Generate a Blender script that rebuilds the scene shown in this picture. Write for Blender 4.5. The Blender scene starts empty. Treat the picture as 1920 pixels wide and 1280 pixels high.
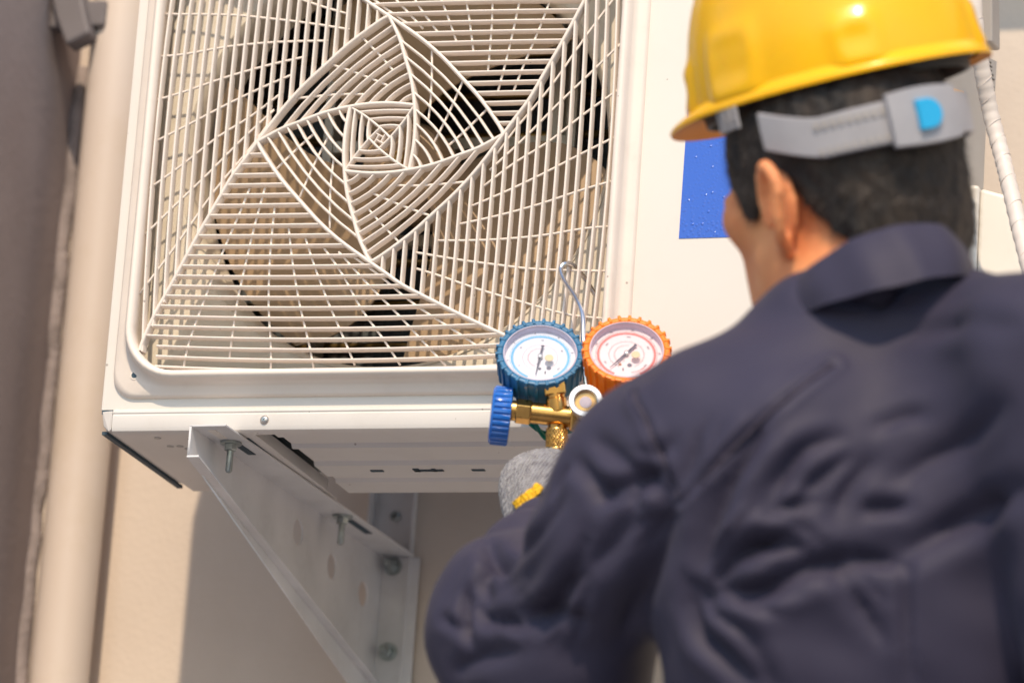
import bpy, math, random
import numpy as np
from mathutils import Vector, Matrix
from mathutils.bvhtree import BVHTree
random.seed(7)
rng = np.random.default_rng(7)
R_ = math.radians
S = bpy.context.scene
COL = S.collection

# ------------------------------------------------------------------ camera
CAM = Vector((1.436, -4.0511, -1.3953))
FW = Vector((-0.29179, 0.91780, 0.26944)).normalized()
RT = Vector((0.95635, 0.28435, 0.06710)); RT = (RT - FW * RT.dot(FW)).normalized()
UP = RT.cross(FW)
FPX = 8800.0
cd = bpy.data.cameras.new('camera'); cam = bpy.data.objects.new('camera', cd); COL.objects.link(cam)
M = Matrix((RT, UP, -FW)).transposed().to_4x4(); M.translation = CAM
cam.matrix_world = M
cd.sensor_width = 36; cd.lens = FPX / 1920 * 36; cd.clip_end = 500; cd.clip_start = 0.05
cd.dof.use_dof = True
cd.dof.focus_distance = 4.465
cd.dof.aperture_fstop = 4.1
cd.dof.aperture_blades = 0
S.camera = cam
# ------------------------------------------------------------------ light
SUN_EL, SUN_AZ = 47.0, 10.5      # azimuth measured to the right of straight in front of the wall
sd = Vector((math.sin(R_(SUN_AZ)) * math.cos(R_(SUN_EL)), -math.cos(R_(SUN_AZ)) * math.cos(R_(SUN_EL)), math.sin(R_(SUN_EL))))
W = bpy.data.worlds.new('World'); S.world = W; W.use_nodes = True
wn = W.node_tree; wn.nodes.clear()
sky = wn.nodes.new('ShaderNodeTexSky'); sky.sky_type = 'NISHITA'; sky.sun_disc = False
sky.sun_elevation = R_(SUN_EL); sky.sun_rotation = R_(180 - SUN_AZ)
sky.air_density = 1.6; sky.dust_density = 1.0; sky.ozone_density = 2.5
bg = wn.nodes.new('ShaderNodeBackground'); bg.inputs[1].default_value = 0.15
wo = wn.nodes.new('ShaderNodeOutputWorld')
wn.links.new(sky.outputs[0], bg.inputs[0]); wn.links.new(bg.outputs[0], wo.inputs[0])
ld = bpy.data.lights.new('sun', 'SUN'); ld.energy = 2.75; ld.angle = R_(0.6); ld.color = (1.0, 0.80, 0.57)
sun = bpy.data.objects.new('sun', ld); COL.objects.link(sun)
sun.rotation_euler = sd.to_track_quat('Z', 'Y').to_euler()
vs = S.view_settings
vs.view_transform = 'Standard'; vs.look = 'None'; vs.gamma = 1; vs.use_curve_mapping = False
vs.exposure = 0.38

# ------------------------------------------------------------------ helpers
def at(x, y, Y=0.0):
    "point of the plane y = Y that the photograph shows at pixel (x, y)"
    d = FW + RT * ((x - 960) / FPX) - UP * ((y - 640) / FPX)
    return CAM + d * ((Y - CAM.y) / d.y)

def tag(o, label=None, cat=None, group=None, kind=None):
    if label: o['label'] = label
    if cat: o['category'] = cat
    if group: o['group'] = group
    if kind: o['kind'] = kind
    return o

def empty(name, loc=(0, 0, 0)):
    o = bpy.data.objects.new(name, None); o.empty_display_size = 0.05
    COL.objects.link(o); o.location = loc
    return o

class MB:
    def __init__(s): s.v = []; s.f = []
    def add(s, v, f):
        n = len(s.v); s.v += [tuple(p) for p in v]; s.f += [tuple(i + n for i in q) for q in f]
        return s
    def box(s, x0, x1, y0, y1, z0, z1, M=None):
        v = [Vector((x, y, z)) for x in (x0, x1) for y in (y0, y1) for z in (z0, z1)]
        if M: v = [M @ p for p in v]
        return s.add(v, [(0, 1, 3, 2), (4, 6, 7, 5), (0, 4, 5, 1), (2, 3, 7, 6), (0, 2, 6, 4), (1, 5, 7, 3)])
    def prism(s, poly, d, M=None):
        "poly: list of 3D points (planar), d: extrusion vector"
        n = len(poly); a = [Vector(p) for p in poly]; b = [p + Vector(d) for p in a]
        v = a + b
        if M: v = [M @ p for p in v]
        f = [tuple(range(n))[::-1], tuple(range(n, 2 * n))] + [(i, (i + 1) % n, n + (i + 1) % n, n + i) for i in range(n)]
        return s.add(v, f)
    def tube(s, pts, r, n=10, cap=True):
        pts = [Vector(p) for p in pts]; m = len(pts)
        rs = r if isinstance(r, (list, tuple)) else [r] * m
        t = [(pts[min(i + 1, m - 1)] - pts[max(i - 1, 0)]).normalized() for i in range(m)]
        nrm = t[0].orthogonal().normalized(); v = []
        for i in range(m):
            nrm = (nrm - t[i] * nrm.dot(t[i])).normalized(); b = t[i].cross(nrm)
            for k in range(n):
                a = 2 * math.pi * k / n
                v.append(pts[i] + (nrm * math.cos(a) + b * math.sin(a)) * rs[i])
        f = [(i * n + k, i * n + (k + 1) % n, (i + 1) * n + (k + 1) % n, (i + 1) * n + k) for i in range(m - 1) for k in range(n)]
        if cap: f += [tuple(range(n))[::-1], tuple((m - 1) * n + k for k in range(n))]
        return s.add(v, f)
    def lathe(s, prof, M=None, n=32, rfun=None, cap=True):
        "prof: (radius, z) pairs round the local z axis"
        v = []; m = len(prof)
        for r, z in prof:
            for k in range(n):
                a = 2 * math.pi * k / n
                rr = r if rfun is None else rfun(r, z, a)
                v.append(Vector((rr * math.cos(a), rr * math.sin(a), z)))
        if M: v = [M @ p for p in v]
        f = [(i * n + k, i * n + (k + 1) % n, (i + 1) * n + (k + 1) % n, (i + 1) * n + k) for i in range(m - 1) for k in range(n)]
        if cap and prof[0][0] > 1e-6: f.append(tuple(range(n))[::-1])
        if cap and prof[-1][0] > 1e-6: f.append(tuple((m - 1) * n + k for k in range(n)))
        return s.add(v, f)
    def rib(s, pts, yf, yb, wf=0.0026, wb=0.0034):
        "rounded bar that follows 2D points (x, z), front at yf, back at yb"
        P = [Vector((p[0], p[1])) for p in pts]; m = len(P); v = []
        sec = [(-wb / 2, yb), (-wf / 2, yf + .0012), (-wf * .3, yf + .0002), (0, yf), (wf * .3, yf + .0002), (wf / 2, yf + .0012), (wb / 2, yb)]
        for i in range(m):
            t = (P[min(i + 1, m - 1)] - P[max(i - 1, 0)]).normalized(); nx, nz = -t.y, t.x
            for o, y in sec: v.append((P[i].x + nx * o, y, P[i].y + nz * o))
        k = len(sec)
        f = [(i * k + j, i * k + (j + 1) % k, (i + 1) * k + (j + 1) % k, (i + 1) * k + j) for i in range(m - 1) for j in range(k)]
        f += [tuple(range(k))[::-1], tuple((m - 1) * k + j for j in range(k))]
        return s.add(v, f)
    def build(s, name, mat, parent=None, smooth=False, bevel=0, seg=2, angle=40, recalc=True):
        me = bpy.data.meshes.new(name); me.from_pydata(s.v, [], s.f); me.validate(); me.update()
        if recalc:
            import bmesh
            b = bmesh.new(); b.from_mesh(me); bmesh.ops.recalc_face_normals(b, faces=b.faces); b.to_mesh(me); b.free()
        if smooth:
            me.polygons.foreach_set('use_smooth', [True] * len(me.polygons))
            if smooth != 'all': me.set_sharp_from_angle(angle=R_(angle))
        if mat: me.materials.append(mat)
        o = bpy.data.objects.new(name, me); COL.objects.link(o)
        if parent: o.parent = parent; o.matrix_parent_inverse = parent_world(parent).inverted()
        if bevel:
            m = o.modifiers.new('bevel', 'BEVEL'); m.width = bevel; m.segments = seg; m.limit_method = 'ANGLE'; m.angle_limit = R_(35); m.harden_normals = False
        return o

def parent_world(o):
    m = Matrix.Translation(o.location) if o.type == 'EMPTY' else Matrix.Identity(4)
    return m

def axis_matrix(origin, z, x=None):
    z = Vector(z).normalized(); x = Vector(x) if x is not None else z.orthogonal()
    x = (x - z * x.dot(z)).normalized(); y = z.cross(x)
    m = Matrix((x, y, z)).transposed().to_4x4(); m.translation = Vector(origin)
    return m

def smooth_path(pts, n=8):
    "Catmull-Rom through points"
    P = [Vector(p) for p in pts]; out = []
    for i in range(len(P) - 1):
        a = P[max(i - 1, 0)]; b = P[i]; c = P[i + 1]; d = P[min(i + 2, len(P) - 1)]
        for k in range(n):
            t = k / n
            out.append(0.5 * ((2 * b) + (c - a) * t + (2 * a - 5 * b + 4 * c - d) * t * t + (3 * b - a - 3 * c + d) * t ** 3))
    out.append(P[-1]); return out

def plate(name, outer, holes, thick, mat, parent, M, bevel=0.0):
    "flat plate with real holes (2D fill of a curve), local xy, extruded +-thick/2 along local z, placed by M"
    cu = bpy.data.curves.new(name, 'CURVE'); cu.dimensions = '2D'; cu.fill_mode = 'BOTH'
    cu.extrude = thick / 2 - bevel; cu.bevel_depth = bevel; cu.bevel_resolution = 1; cu.offset = -bevel
    for ring in [outer] + holes:
        sp = cu.splines.new('POLY'); sp.points.add(len(ring) - 1); sp.use_cyclic_u = True
        for p, q in zip(sp.points, ring): p.co = (q[0], q[1], 0, 1)
    tmp = bpy.data.objects.new(name, cu); COL.objects.link(tmp)
    dg = bpy.context.evaluated_depsgraph_get()
    me = bpy.data.meshes.new_from_object(tmp.evaluated_get(dg))
    bpy.data.objects.remove(tmp); me.transform(M); me.materials.clear(); me.materials.append(mat)
    me.name = name
    o = bpy.data.objects.new(name, me); COL.objects.link(o)
    if parent: o.parent = parent; o.matrix_parent_inverse = parent_world(parent).inverted()
    return o

def rrect(hx, hz, r, n=8, cx=0, cz=0):
    out = []
    for (sx, sz, a0) in ((1, 1, 0), (-1, 1, 90), (-1, -1, 180), (1, -1, 270)):
        for k in range(n + 1):
            a = R_(a0 + 90 * k / n)
            out.append((cx + sx * (hx - r) + r * math.cos(a), cz + sz * (hz - r) + r * math.sin(a)))
    return out
def circ(r, n=48, cx=0, cz=0): return [(cx + r * math.cos(2 * math.pi * k / n), cz + r * math.sin(2 * math.pi * k / n)) for k in range(n)]

# ------------------------------------------------------------------ materials
def mat(name, col, rough=0.5, metal=0.0, var=0.06, vscale=8.0, col2=None, bump=0.0, bscale=200.0, spec=0.5, coat=0.0, sss=0.0, sssr=(1, .3, .15), sheen=0.0, dirt=0.0, dirtcol=(.2, .15, .1), dscale=3.0, stretch=None, trans=0.0, ior=1.45, speck=0.0):
    m = bpy.data.materials.new(name); m.use_nodes = True; nt = m.node_tree; N = nt.nodes; L = nt.links
    b = N['Principled BSDF']
    b.inputs['Roughness'].default_value = rough; b.inputs['Metallic'].default_value = metal
    b.inputs['Specular IOR Level'].default_value = spec; b.inputs['Coat Weight'].default_value = coat
    b.inputs['IOR'].default_value = ior
    b.inputs['Transmission Weight'].default_value = trans
    if sss:
        b.inputs['Subsurface Weight'].default_value = sss; b.inputs['Subsurface Radius'].default_value = sssr; b.inputs['Subsurface Scale'].default_value = 0.012
    if sheen: b.inputs['Sheen Weight'].default_value = sheen; b.inputs['Sheen Roughness'].default_value = .5
    tc = N.new('ShaderNodeTexCoord'); vec = tc.outputs['Object']
    if stretch:
        mp = N.new('ShaderNodeMapping'); mp.inputs['Scale'].default_value = stretch; L.new(vec, mp.inputs[0]); vec = mp.outputs[0]
    nz = N.new('ShaderNodeTexNoise'); nz.inputs['Scale'].default_value = vscale; nz.inputs['Detail'].default_value = 6; L.new(vec, nz.inputs['Vector'])
    mx = N.new('ShaderNodeMix'); mx.data_type = 'RGBA'
    c = Vector(col); c2 = Vector(col2) if col2 else c * (1 - 2 * var)
    c1 = c if col2 else c * (1 + var)
    mx.inputs[6].default_value = (*c1, 1); mx.inputs[7].default_value = (*c2, 1)
    rp = N.new('ShaderNodeMapRange'); rp.inputs[1].default_value = .35; rp.inputs[2].default_value = .65
    L.new(nz.outputs[0], rp.inputs[0]); L.new(rp.outputs[0], mx.inputs[0]); out = mx.outputs[2]
    if dirt:
        n2 = N.new('ShaderNodeTexNoise'); n2.inputs['Scale'].default_value = dscale; n2.inputs['Detail'].default_value = 10; n2.inputs['Roughness'].default_value = .7
        L.new(tc.outputs['Object'], n2.inputs['Vector'])
        r2 = N.new('ShaderNodeMapRange'); r2.inputs[1].default_value = .52; r2.inputs[2].default_value = .8; r2.inputs[4].default_value = dirt
        L.new(n2.outputs[0], r2.inputs[0])
        m2 = N.new('ShaderNodeMix'); m2.data_type = 'RGBA'; m2.inputs[7].default_value = (*dirtcol, 1)
        L.new(r2.outputs[0], m2.inputs[0]); L.new(out, m2.inputs[6]); out = m2.outputs[2]
    if speck:
        v_ = N.new('ShaderNodeTexVoronoi'); v_.inputs['Scale'].default_value = 75; L.new(tc.outputs['Object'], v_.inputs['Vector'])
        sx_ = N.new('ShaderNodeSeparateColor'); L.new(v_.outputs['Color'], sx_.inputs[0])
        th_ = N.new('ShaderNodeMath'); th_.operation = 'MULTIPLY'; th_.inputs[1].default_value = .11; pw = N.new('ShaderNodeMath'); pw.operation = 'POWER'; pw.inputs[1].default_value = 5
        L.new(sx_.outputs[0], pw.inputs[0]); L.new(pw.outputs[0], th_.inputs[0])
        lt = N.new('ShaderNodeMath'); lt.operation = 'LESS_THAN'; L.new(v_.outputs['Distance'], lt.inputs[0]); L.new(th_.outputs[0], lt.inputs[1])
        ms = N.new('ShaderNodeMath'); ms.operation = 'MULTIPLY'; ms.inputs[1].default_value = speck; L.new(lt.outputs[0], ms.inputs[0])
        m3 = N.new('ShaderNodeMix'); m3.data_type = 'RGBA'; m3.inputs[7].default_value = (.20, .15, .12, 1)
        L.new(ms.outputs[0], m3.inputs[0]); L.new(out, m3.inputs[6]); out = m3.outputs[2]
    L.new(out, b.inputs['Base Color'])
    if bump:
        n3 = N.new('ShaderNodeTexNoise'); n3.inputs['Scale'].default_value = bscale; n3.inputs['Detail'].default_value = 4; L.new(vec, n3.inputs['Vector'])
        bp = N.new('ShaderNodeBump'); bp.inputs['Strength'].default_value = bump; bp.inputs['Distance'].default_value = 0.002
        L.new(n3.outputs[0], bp.inputs['Height']); L.new(bp.outputs[0], b.inputs['Normal'])
    rr = N.new('ShaderNodeMapRange'); rr.inputs[3].default_value = max(0.02, rough - .07); rr.inputs[4].default_value = min(1, rough + .07)
    L.new(nz.outputs[0], rr.inputs[0]); L.new(rr.outputs[0], b.inputs['Roughness'])
    return m

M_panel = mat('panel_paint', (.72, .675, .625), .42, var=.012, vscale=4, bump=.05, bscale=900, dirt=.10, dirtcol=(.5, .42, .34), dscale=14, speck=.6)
M_base = mat('base_paint', (.72, .685, .655), .45, var=.02, vscale=6, bump=.06, bscale=700, dirt=.16, dirtcol=(.42, .34, .28), dscale=20, speck=.6)
M_guard = mat('guard_plastic', (.80, .715, .645), .38, var=.015, vscale=20, dirt=.18, dirtcol=(.5, .4, .33), dscale=30, speck=.6)
M_shroud = mat('shroud_plastic', (.72, .66, .56), .5, var=.03, vscale=10, dirt=.5, dirtcol=(.42, .33, .22), dscale=12)
M_fan = mat('fan_plastic', (.42, .30, .19), .5, var=.06, vscale=8, dirt=.5, dirtcol=(.33, .22, .12), dscale=10)
M_fins = mat('coil_fins', (.24, .165, .11), .5, metal=.3, var=.25, vscale=4, stretch=(60, 1, 1), bump=.8, bscale=12)
M_dark = mat('inside_dark', (.045, .080, .110), .6, var=.2, vscale=5)  # navy of the deep shade inside the unit put into the colour
M_copper = mat('bronze_tube', (.52, .34, .13), .35, metal=.8, var=.1, vscale=30)
M_galv = mat('bracket_paint', (.70, .69, .70), .45, metal=.0, var=.05, vscale=12, bump=.08, bscale=400, dirt=.25, dirtcol=(.3, .26, .24), dscale=25)
M_zinc = mat('zinc_bolt', (.42, .46, .46), .32, metal=.9, var=.15, vscale=80, dirt=.4, dirtcol=(.10, .14, .15), dscale=90)
M_screw = mat('screw_steel', (.70, .66, .62), .3, metal=.85, var=.1, vscale=60)
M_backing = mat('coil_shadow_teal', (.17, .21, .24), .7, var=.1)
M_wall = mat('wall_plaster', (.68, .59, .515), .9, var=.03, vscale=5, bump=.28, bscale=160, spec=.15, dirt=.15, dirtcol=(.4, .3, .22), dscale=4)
M_sidewall = mat('side_wall_plaster_shaded', (.32, .275, .28), .9, var=.04, vscale=6, bump=.3, bscale=90, spec=.15, dirt=.3, dirtcol=(.26, .2, .19), dscale=9)  # darker than the back wall: the shade on this wall is in its colour
M_pipe = mat('pipe_pvc', (.70, .60, .53), .42, var=.04, vscale=5, stretch=(1, 1, .25), dirt=.35, dirtcol=(.50, .38, .22), dscale=6)
M_mortar = mat('seam_mortar', (.30, .255, .25), .95, var=.12, vscale=40, bump=1, bscale=120)
M_concrete = mat('ground_concrete', (.24, .24, .26), .9, var=.1, vscale=2, bump=.4, bscale=60, dirt=.3, dirtcol=(.25, .22, .2), dscale=1.5)
M_blue_rub = mat('blue_rubber', (.02, .15, .31), .42, var=.08, vscale=60, bump=.15, bscale=500, dirt=.25, dirtcol=(.05, .17, .25), dscale=120)
M_orange_rub = mat('orange_rubber', (.95, .22, .006), .42, var=.05, vscale=60, bump=.15, bscale=500)
M_blue_knob = mat('blue_knob_plastic', (.015, .14, .55), .22, var=.05, vscale=60, coat=.3)
M_brass = mat('brass', (.72, .42, .13), .24, metal=1, var=.10, vscale=90, dirt=.3, dirtcol=(.42, .2, .06), dscale=120)
M_oldbrass = mat('stem_bronze', (.22, .10, .05), .4, metal=.9, var=.2, vscale=200)
M_chrome = mat('polished_steel', (.72, .70, .70), .2, metal=1, var=.08, vscale=100)
M_alu = mat('ring_aluminium', (.75, .75, .77), .3, metal=.8, var=.05, vscale=100)
M_bezel = mat('bezel_lilac_plastic', (.55, .50, .60), .3, var=.03, vscale=50)
def clear_mat():
    m = bpy.data.materials.new('clear_plastic'); m.use_nodes = True; nt = m.node_tree; N = nt.nodes; L = nt.links; N.clear()
    o = N.new('ShaderNodeOutputMaterial'); t = N.new('ShaderNodeBsdfTransparent'); t.inputs[0].default_value = (.95, .95, .97, 1)
    g_ = N.new('ShaderNodeBsdfGlossy'); g_.inputs['Roughness'].default_value = .06; g_.inputs[0].default_value = (1, 1, 1, 1)
    fr = N.new('ShaderNodeFresnel'); fr.inputs[0].default_value = 1.4; mx = N.new('ShaderNodeMixShader')
    L.new(fr.outputs[0], mx.inputs[0]); L.new(t.outputs[0], mx.inputs[1]); L.new(g_.outputs[0], mx.inputs[2]); L.new(mx.outputs[0], o.inputs[0]); return m
M_glass = clear_mat()
M_dial = mat('dial_paper', (.68, .70, .77), .6, var=.01, vscale=30)
M_dialpink = mat('dial_paper_warm', (.78, .68, .71), .6, var=.01, vscale=30)
M_needle = mat('needle_grey', (.09, .09, .13), .5, var=.05)
M_needlehub = mat('needle_hub_metal', (.6, .6, .6), .3, metal=.8)
M_plug = mat('cream_plug', (.66, .55, .37), .5, var=.03)
M_ink_blue = mat('ink_blue', (.16, .50, .80), .6, var=.05)
M_ink_red = mat('ink_red', (.80, .20, .18), .6, var=.05)
M_ink_pink = mat('ink_pink', (.75, .47, .50), .6, var=.05)
M_ink_grey = mat('ink_grey', (.14, .15, .20), .6, var=.05)
M_green = mat('green_cord', (.0, .22, .13), .35, var=.05)
M_orange_cord = mat('orange_cord', (.80, .36, .06), .4, var=.05)
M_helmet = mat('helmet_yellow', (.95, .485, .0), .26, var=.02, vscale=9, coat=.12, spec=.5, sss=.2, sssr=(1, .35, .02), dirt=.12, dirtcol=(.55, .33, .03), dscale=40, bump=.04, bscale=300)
M_helmet_in = mat('helmet_underside', (.72, .27, .03), .6, var=.03, spec=.15)  # same plastic as the shell; light glowing through it is painted as orange
M_strap = mat('strap_plastic', (.37, .36, .385), .45, var=.04, vscale=30)
M_button = mat('ratchet_button_cyan', (.02, .38, .70), .3, var=.03)
M_skin = mat('skin', (.84, .35, .15), .55, var=.05, vscale=26, col2=(.74, .25, .10), bump=.1, bscale=300, sss=.18)
M_hair = mat('black_hair', (.012, .010, .011), .6, col2=(.05, .036, .028), vscale=40, bump=.8, bscale=260, stretch=(1, 1, .4))
M_jacket = mat('navy_work_cloth', (.038, .034, .062), .6, var=.05, vscale=5, bump=.2, bscale=500, spec=.28, sheen=.03)
M_seam = mat('navy_seam_thread', (.055, .045, .072), .75, var=.1, vscale=90, bump=.5, bscale=500)
M_trouser = mat('navy_trouser_cloth', (.05, .045, .075), .8, var=.08)
M_boot = mat('black_boot_leather', (.02, .018, .016), .5)
M_yellow_trim = mat('yellow_knit_trim', (.90, .52, .02), .8, var=.15, vscale=300, bump=.6, bscale=500)
M_tape = mat('white_wrap_tape', (.70, .63, .58), .45, var=.03, vscale=20, dirt=.2, dirtcol=(.45, .36, .28), dscale=30)
M_cover = mat('valve_cover_plastic', (.80, .76, .70), .4, var=.02, vscale=8, dirt=.15, dirtcol=(.5, .42, .34), dscale=18)
M_side = mat('side_panel_paint_shaded', (.46, .44, .42), .5, var=.03, vscale=6, dirt=.2, dirtcol=(.42, .34, .28), dscale=12)  # casing paint darkened to carry the shade on the right side
M_term = mat('terminal_cover_grey', (.40, .37, .35), .5)
M_warn = mat('warning_label_yellow', (.85, .42, .03), .5)
M_black = mat('print_black', (.03, .03, .03), .6)
M_label = mat('label_paper', (.62, .58, .54), .6)

# blue sticker: glossy vinyl with trapped air bubbles
def sticker_mat():
    m = bpy.data.materials.new('blue_vinyl'); m.use_nodes = True; nt = m.node_tree; N = nt.nodes; L = nt.links; b = N['Principled BSDF']
    b.inputs['Base Color'].default_value = (.030, .115, .56, 1); b.inputs['Roughness'].default_value = .16; b.inputs['Coat Weight'].default_value = .4
    tc = N.new('ShaderNodeTexCoord')
    n1 = N.new('ShaderNodeTexNoise'); n1.inputs['Scale'].default_value = 2.5; n1.inputs['Detail'].default_value = 2; L.new(tc.outputs['Object'], n1.inputs['Vector'])
    gr = N.new('ShaderNodeMapRange'); gr.inputs[1].default_value = .44; gr.inputs[2].default_value = .60; L.new(n1.outputs[0], gr.inputs[0])
    v = N.new('ShaderNodeTexVoronoi'); v.inputs['Scale'].default_value = 260; L.new(tc.outputs['Object'], v.inputs['Vector'])
    r1 = N.new('ShaderNodeMapRange'); r1.inputs[1].default_value = .5; r1.inputs[2].default_value = .15; L.new(v.outputs['Distance'], r1.inputs[0])
    ml = N.new('ShaderNodeMath'); ml.operation = 'MULTIPLY'; L.new(r1.outputs[0], ml.inputs[0]); L.new(gr.outputs[0], ml.inputs[1])
    v2 = N.new('ShaderNodeTexVoronoi'); v2.inputs['Scale'].default_value = 110; L.new(tc.outputs['Object'], v2.inputs['Vector'])
    r2 = N.new('ShaderNodeMapRange'); r2.inputs[1].default_value = .16; r2.inputs[2].default_value = .05; L.new(v2.outputs['Distance'], r2.inputs[0])
    ad = N.new('ShaderNodeMath'); ad.operation = 'ADD'; L.new(ml.outputs[0], ad.inputs[0]); L.new(r2.outputs[0], ad.inputs[1])
    bp = N.new('ShaderNodeBump'); bp.inputs['Strength'].default_value = .4; bp.inputs['Distance'].default_value = .0016
    L.new(ad.outputs[0], bp.inputs['Height']); L.new(bp.outputs[0], b.inputs['Normal'])
    return m
M_sticker = sticker_mat()

def knit_mat():
    m = mat('grey_knit', (.36, .35, .38), .95, var=.22, vscale=120, col2=(.20, .19, .22), sheen=.4)
    nt = m.node_tree; N = nt.nodes; L = nt.links; b = N['Principled BSDF']
    tc = N.new('ShaderNodeTexCoord'); mp = N.new('ShaderNodeMapping'); mp.inputs['Rotation'].default_value = (0, R_(-18), 0)
    L.new(tc.outputs['Object'], mp.inputs[0])
    w1 = N.new('ShaderNodeTexWave'); w1.inputs['Scale'].default_value = 95; w1.inputs['Distortion'].default_value = 3.0; w1.inputs['Detail'].default_value = 3; w1.bands_direction = 'X'; L.new(mp.outputs[0], w1.inputs['Vector'])
    n3 = N.new('ShaderNodeTexNoise'); n3.inputs['Scale'].default_value = 700; n3.inputs['Detail'].default_value = 5; L.new(tc.outputs['Object'], n3.inputs['Vector'])
    ad = N.new('ShaderNodeMath'); ad.operation = 'ADD'; L.new(w1.outputs[1], ad.inputs[0]); L.new(n3.outputs[0], ad.inputs[1])
    bp = N.new('ShaderNodeBump'); bp.inputs['Strength'].default_value = .9; bp.inputs['Distance'].default_value = .0022
    L.new(ad.outputs[0], bp.inputs['Height']); L.new(bp.outputs[0], b.inputs['Normal'])
    return m
M_knit = knit_mat()

# ------------------------------------------------------------------ setting
YW = 0.52
g = MB(); n_ = 24
g.add([(-60, -80, -1.75), (60, -80, -1.75), (60, YW, -1.75), (-60, YW, -1.75)], [(0, 1, 2, 3)])
tag(g.build('ground', M_concrete), kind='structure')
w = MB().box(-.545, 6.0, YW, YW + .2, -1.76, 3.2); tag(w.build('back_wall', M_wall), kind='structure')
XC = -.543
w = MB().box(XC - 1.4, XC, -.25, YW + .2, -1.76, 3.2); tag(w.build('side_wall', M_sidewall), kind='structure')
# mortar seam in the corner between the two walls
pts = [(XC + .004, YW - .006, z) for z in np.linspace(-1.7, .27, 60)]
sm = MB(); sm.tube([(x + random.uniform(-.003, .003), y + random.uniform(-.003, .003), z) for x, y, z in pts], [.008 + random.uniform(-.0015, .0015) for _ in pts], 8)
tag(sm.build('mortar_seam', M_mortar, smooth='all'), 'rough mortar seam running down the wall corner behind the beige pipe', 'mortar seam')
ev = MB().box(-.30, 6, .20, YW, .62, .70)  # unseen eave; its edge and left end are set for the shadow it casts
tag(ev.build('roof_eave', M_wall, bevel=.01), kind='structure')

# ------------------------------------------------------------------ drain pipe
PX, PY, PR = -.4735, .462, .0315
dp = tag(empty('drain_pipe', (PX, PY, -1.75)), 'beige plastic drain pipe running up the wall corner left of the air conditioner', 'pipe')
MB().lathe([(PR, -1.74), (PR, .0), (PR, 1.6)], Matrix.Translation((PX, PY, 0)), 40).build('pipe_body', M_pipe, dp, smooth=True)
MB().lathe([(PR, -1.0), (PR + .0035, -.998), (PR + .0038, -.93), (PR, -.925)], Matrix.Translation((PX, PY, 0)), 40, cap=False).build('coupling', M_pipe, dp, smooth=True)
M_strapdark = mat('strap_dark_metal', (.20, .18, .19), .6, var=.1)
ps = tag(empty('pipe_strap', (XC, .45, .25)), 'dark grey metal strap holding the beige pipe at the top left', 'pipe strap')
a = at(100, -10, .40); b_ = at(168, 62, .44)
MB().box(XC, PX - .005, .425, .45, .285, .315).build('strap_arm', M_strapdark, ps, bevel=.003)
mp = MB(); mp.prism([at(92, -20, .41), at(150, -20, .41), at(168, 62, .41), at(122, 84, .41), at(104, 34, .41)], (0, .03, 0)).build('strap_plate', M_strapdark, ps, bevel=.004)

# ------------------------------------------------------------------ air conditioner
ac = tag(empty('air_conditioner', (.13, .14, -.287)), 'cream white outdoor air conditioner unit with swirl fan guard mounted on the wall', 'air conditioner')
XL, XR, ZB, ZT, YP, YR = -.2685, .535, -.2635, .30, .018, .268
Mxz = Matrix(((1, 0, 0, 0), (0, 0, 1, 0), (0, 1, 0, 0), (0, 0, 0, 1)))       # local (x, y, z) -> world (x, z, y)
def Mp(y): m = Mxz.copy(); m.translation = Vector((0, y, 0)); return m
plate('front_panel', [(XL, ZB), (XR, ZB), (XR, ZT), (XL, ZT)], [rrect(.244, .240, .03)], .0024, M_panel, ac, Mp(YP + .0012), bevel=.0005)
# rounded left and right edge returns of the front panel, pressed line near the bottom
MB().box(XL, XL + .0015, YP + .001, YR, ZB, ZT).build('left_side_panel', M_panel, ac)
MB().box(XL, XR, YP + .002, YR, ZT - .002, ZT + .001).build('top_panel', M_panel, ac, bevel=.001)
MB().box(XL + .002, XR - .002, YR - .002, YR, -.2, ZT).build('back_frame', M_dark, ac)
e = MB(); e.tube([(XL + .0022, YP + .0022, ZB), (XL + .0022, YP + .0022, ZT)], .0024, 10); e.build('panel_edge', M_panel, ac, smooth=True)
# right side panel
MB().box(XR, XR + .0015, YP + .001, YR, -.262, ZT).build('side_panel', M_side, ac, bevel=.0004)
e = MB(); e.tube([(XR - .0016, YP + .0022, ZB), (XR - .0016, YP + .0022, ZT)], .003, 10); e.build('panel_edge', M_panel, ac, smooth=True)

# fan guard frame: profile swept round a rounded rectangle
def frame(name, hx, hz, r, prof, m, parent, n=10):
    v = []; ring = None
    for off, y in prof:
        pr = rrect(hx + off, hz + off, max(r + off, .004), n)
        ring = len(pr); v += [(x, y, z) for x, z in pr]
    k = len(prof)
    f = [(i * ring + j, i * ring + (j + 1) % ring, (i + 1) * ring + (j + 1) % ring, (i + 1) * ring + j) for i in range(k - 1) for j in range(ring)]
    return MB().add(v, f).build(name, m, parent, smooth=True, angle=50)
HX, HZ = .2345, .2290
guard = frame('fan_guard', HX, HZ, .044, [(.004, .030), (.0005, .012), (.0, .004), (.0008, -.002), (.0025, -.0048), (.005, -.0058), (.0072, -.005), (.009, -.002), (.0102, .003), (.0108, .006)], M_guard, ac)
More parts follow.
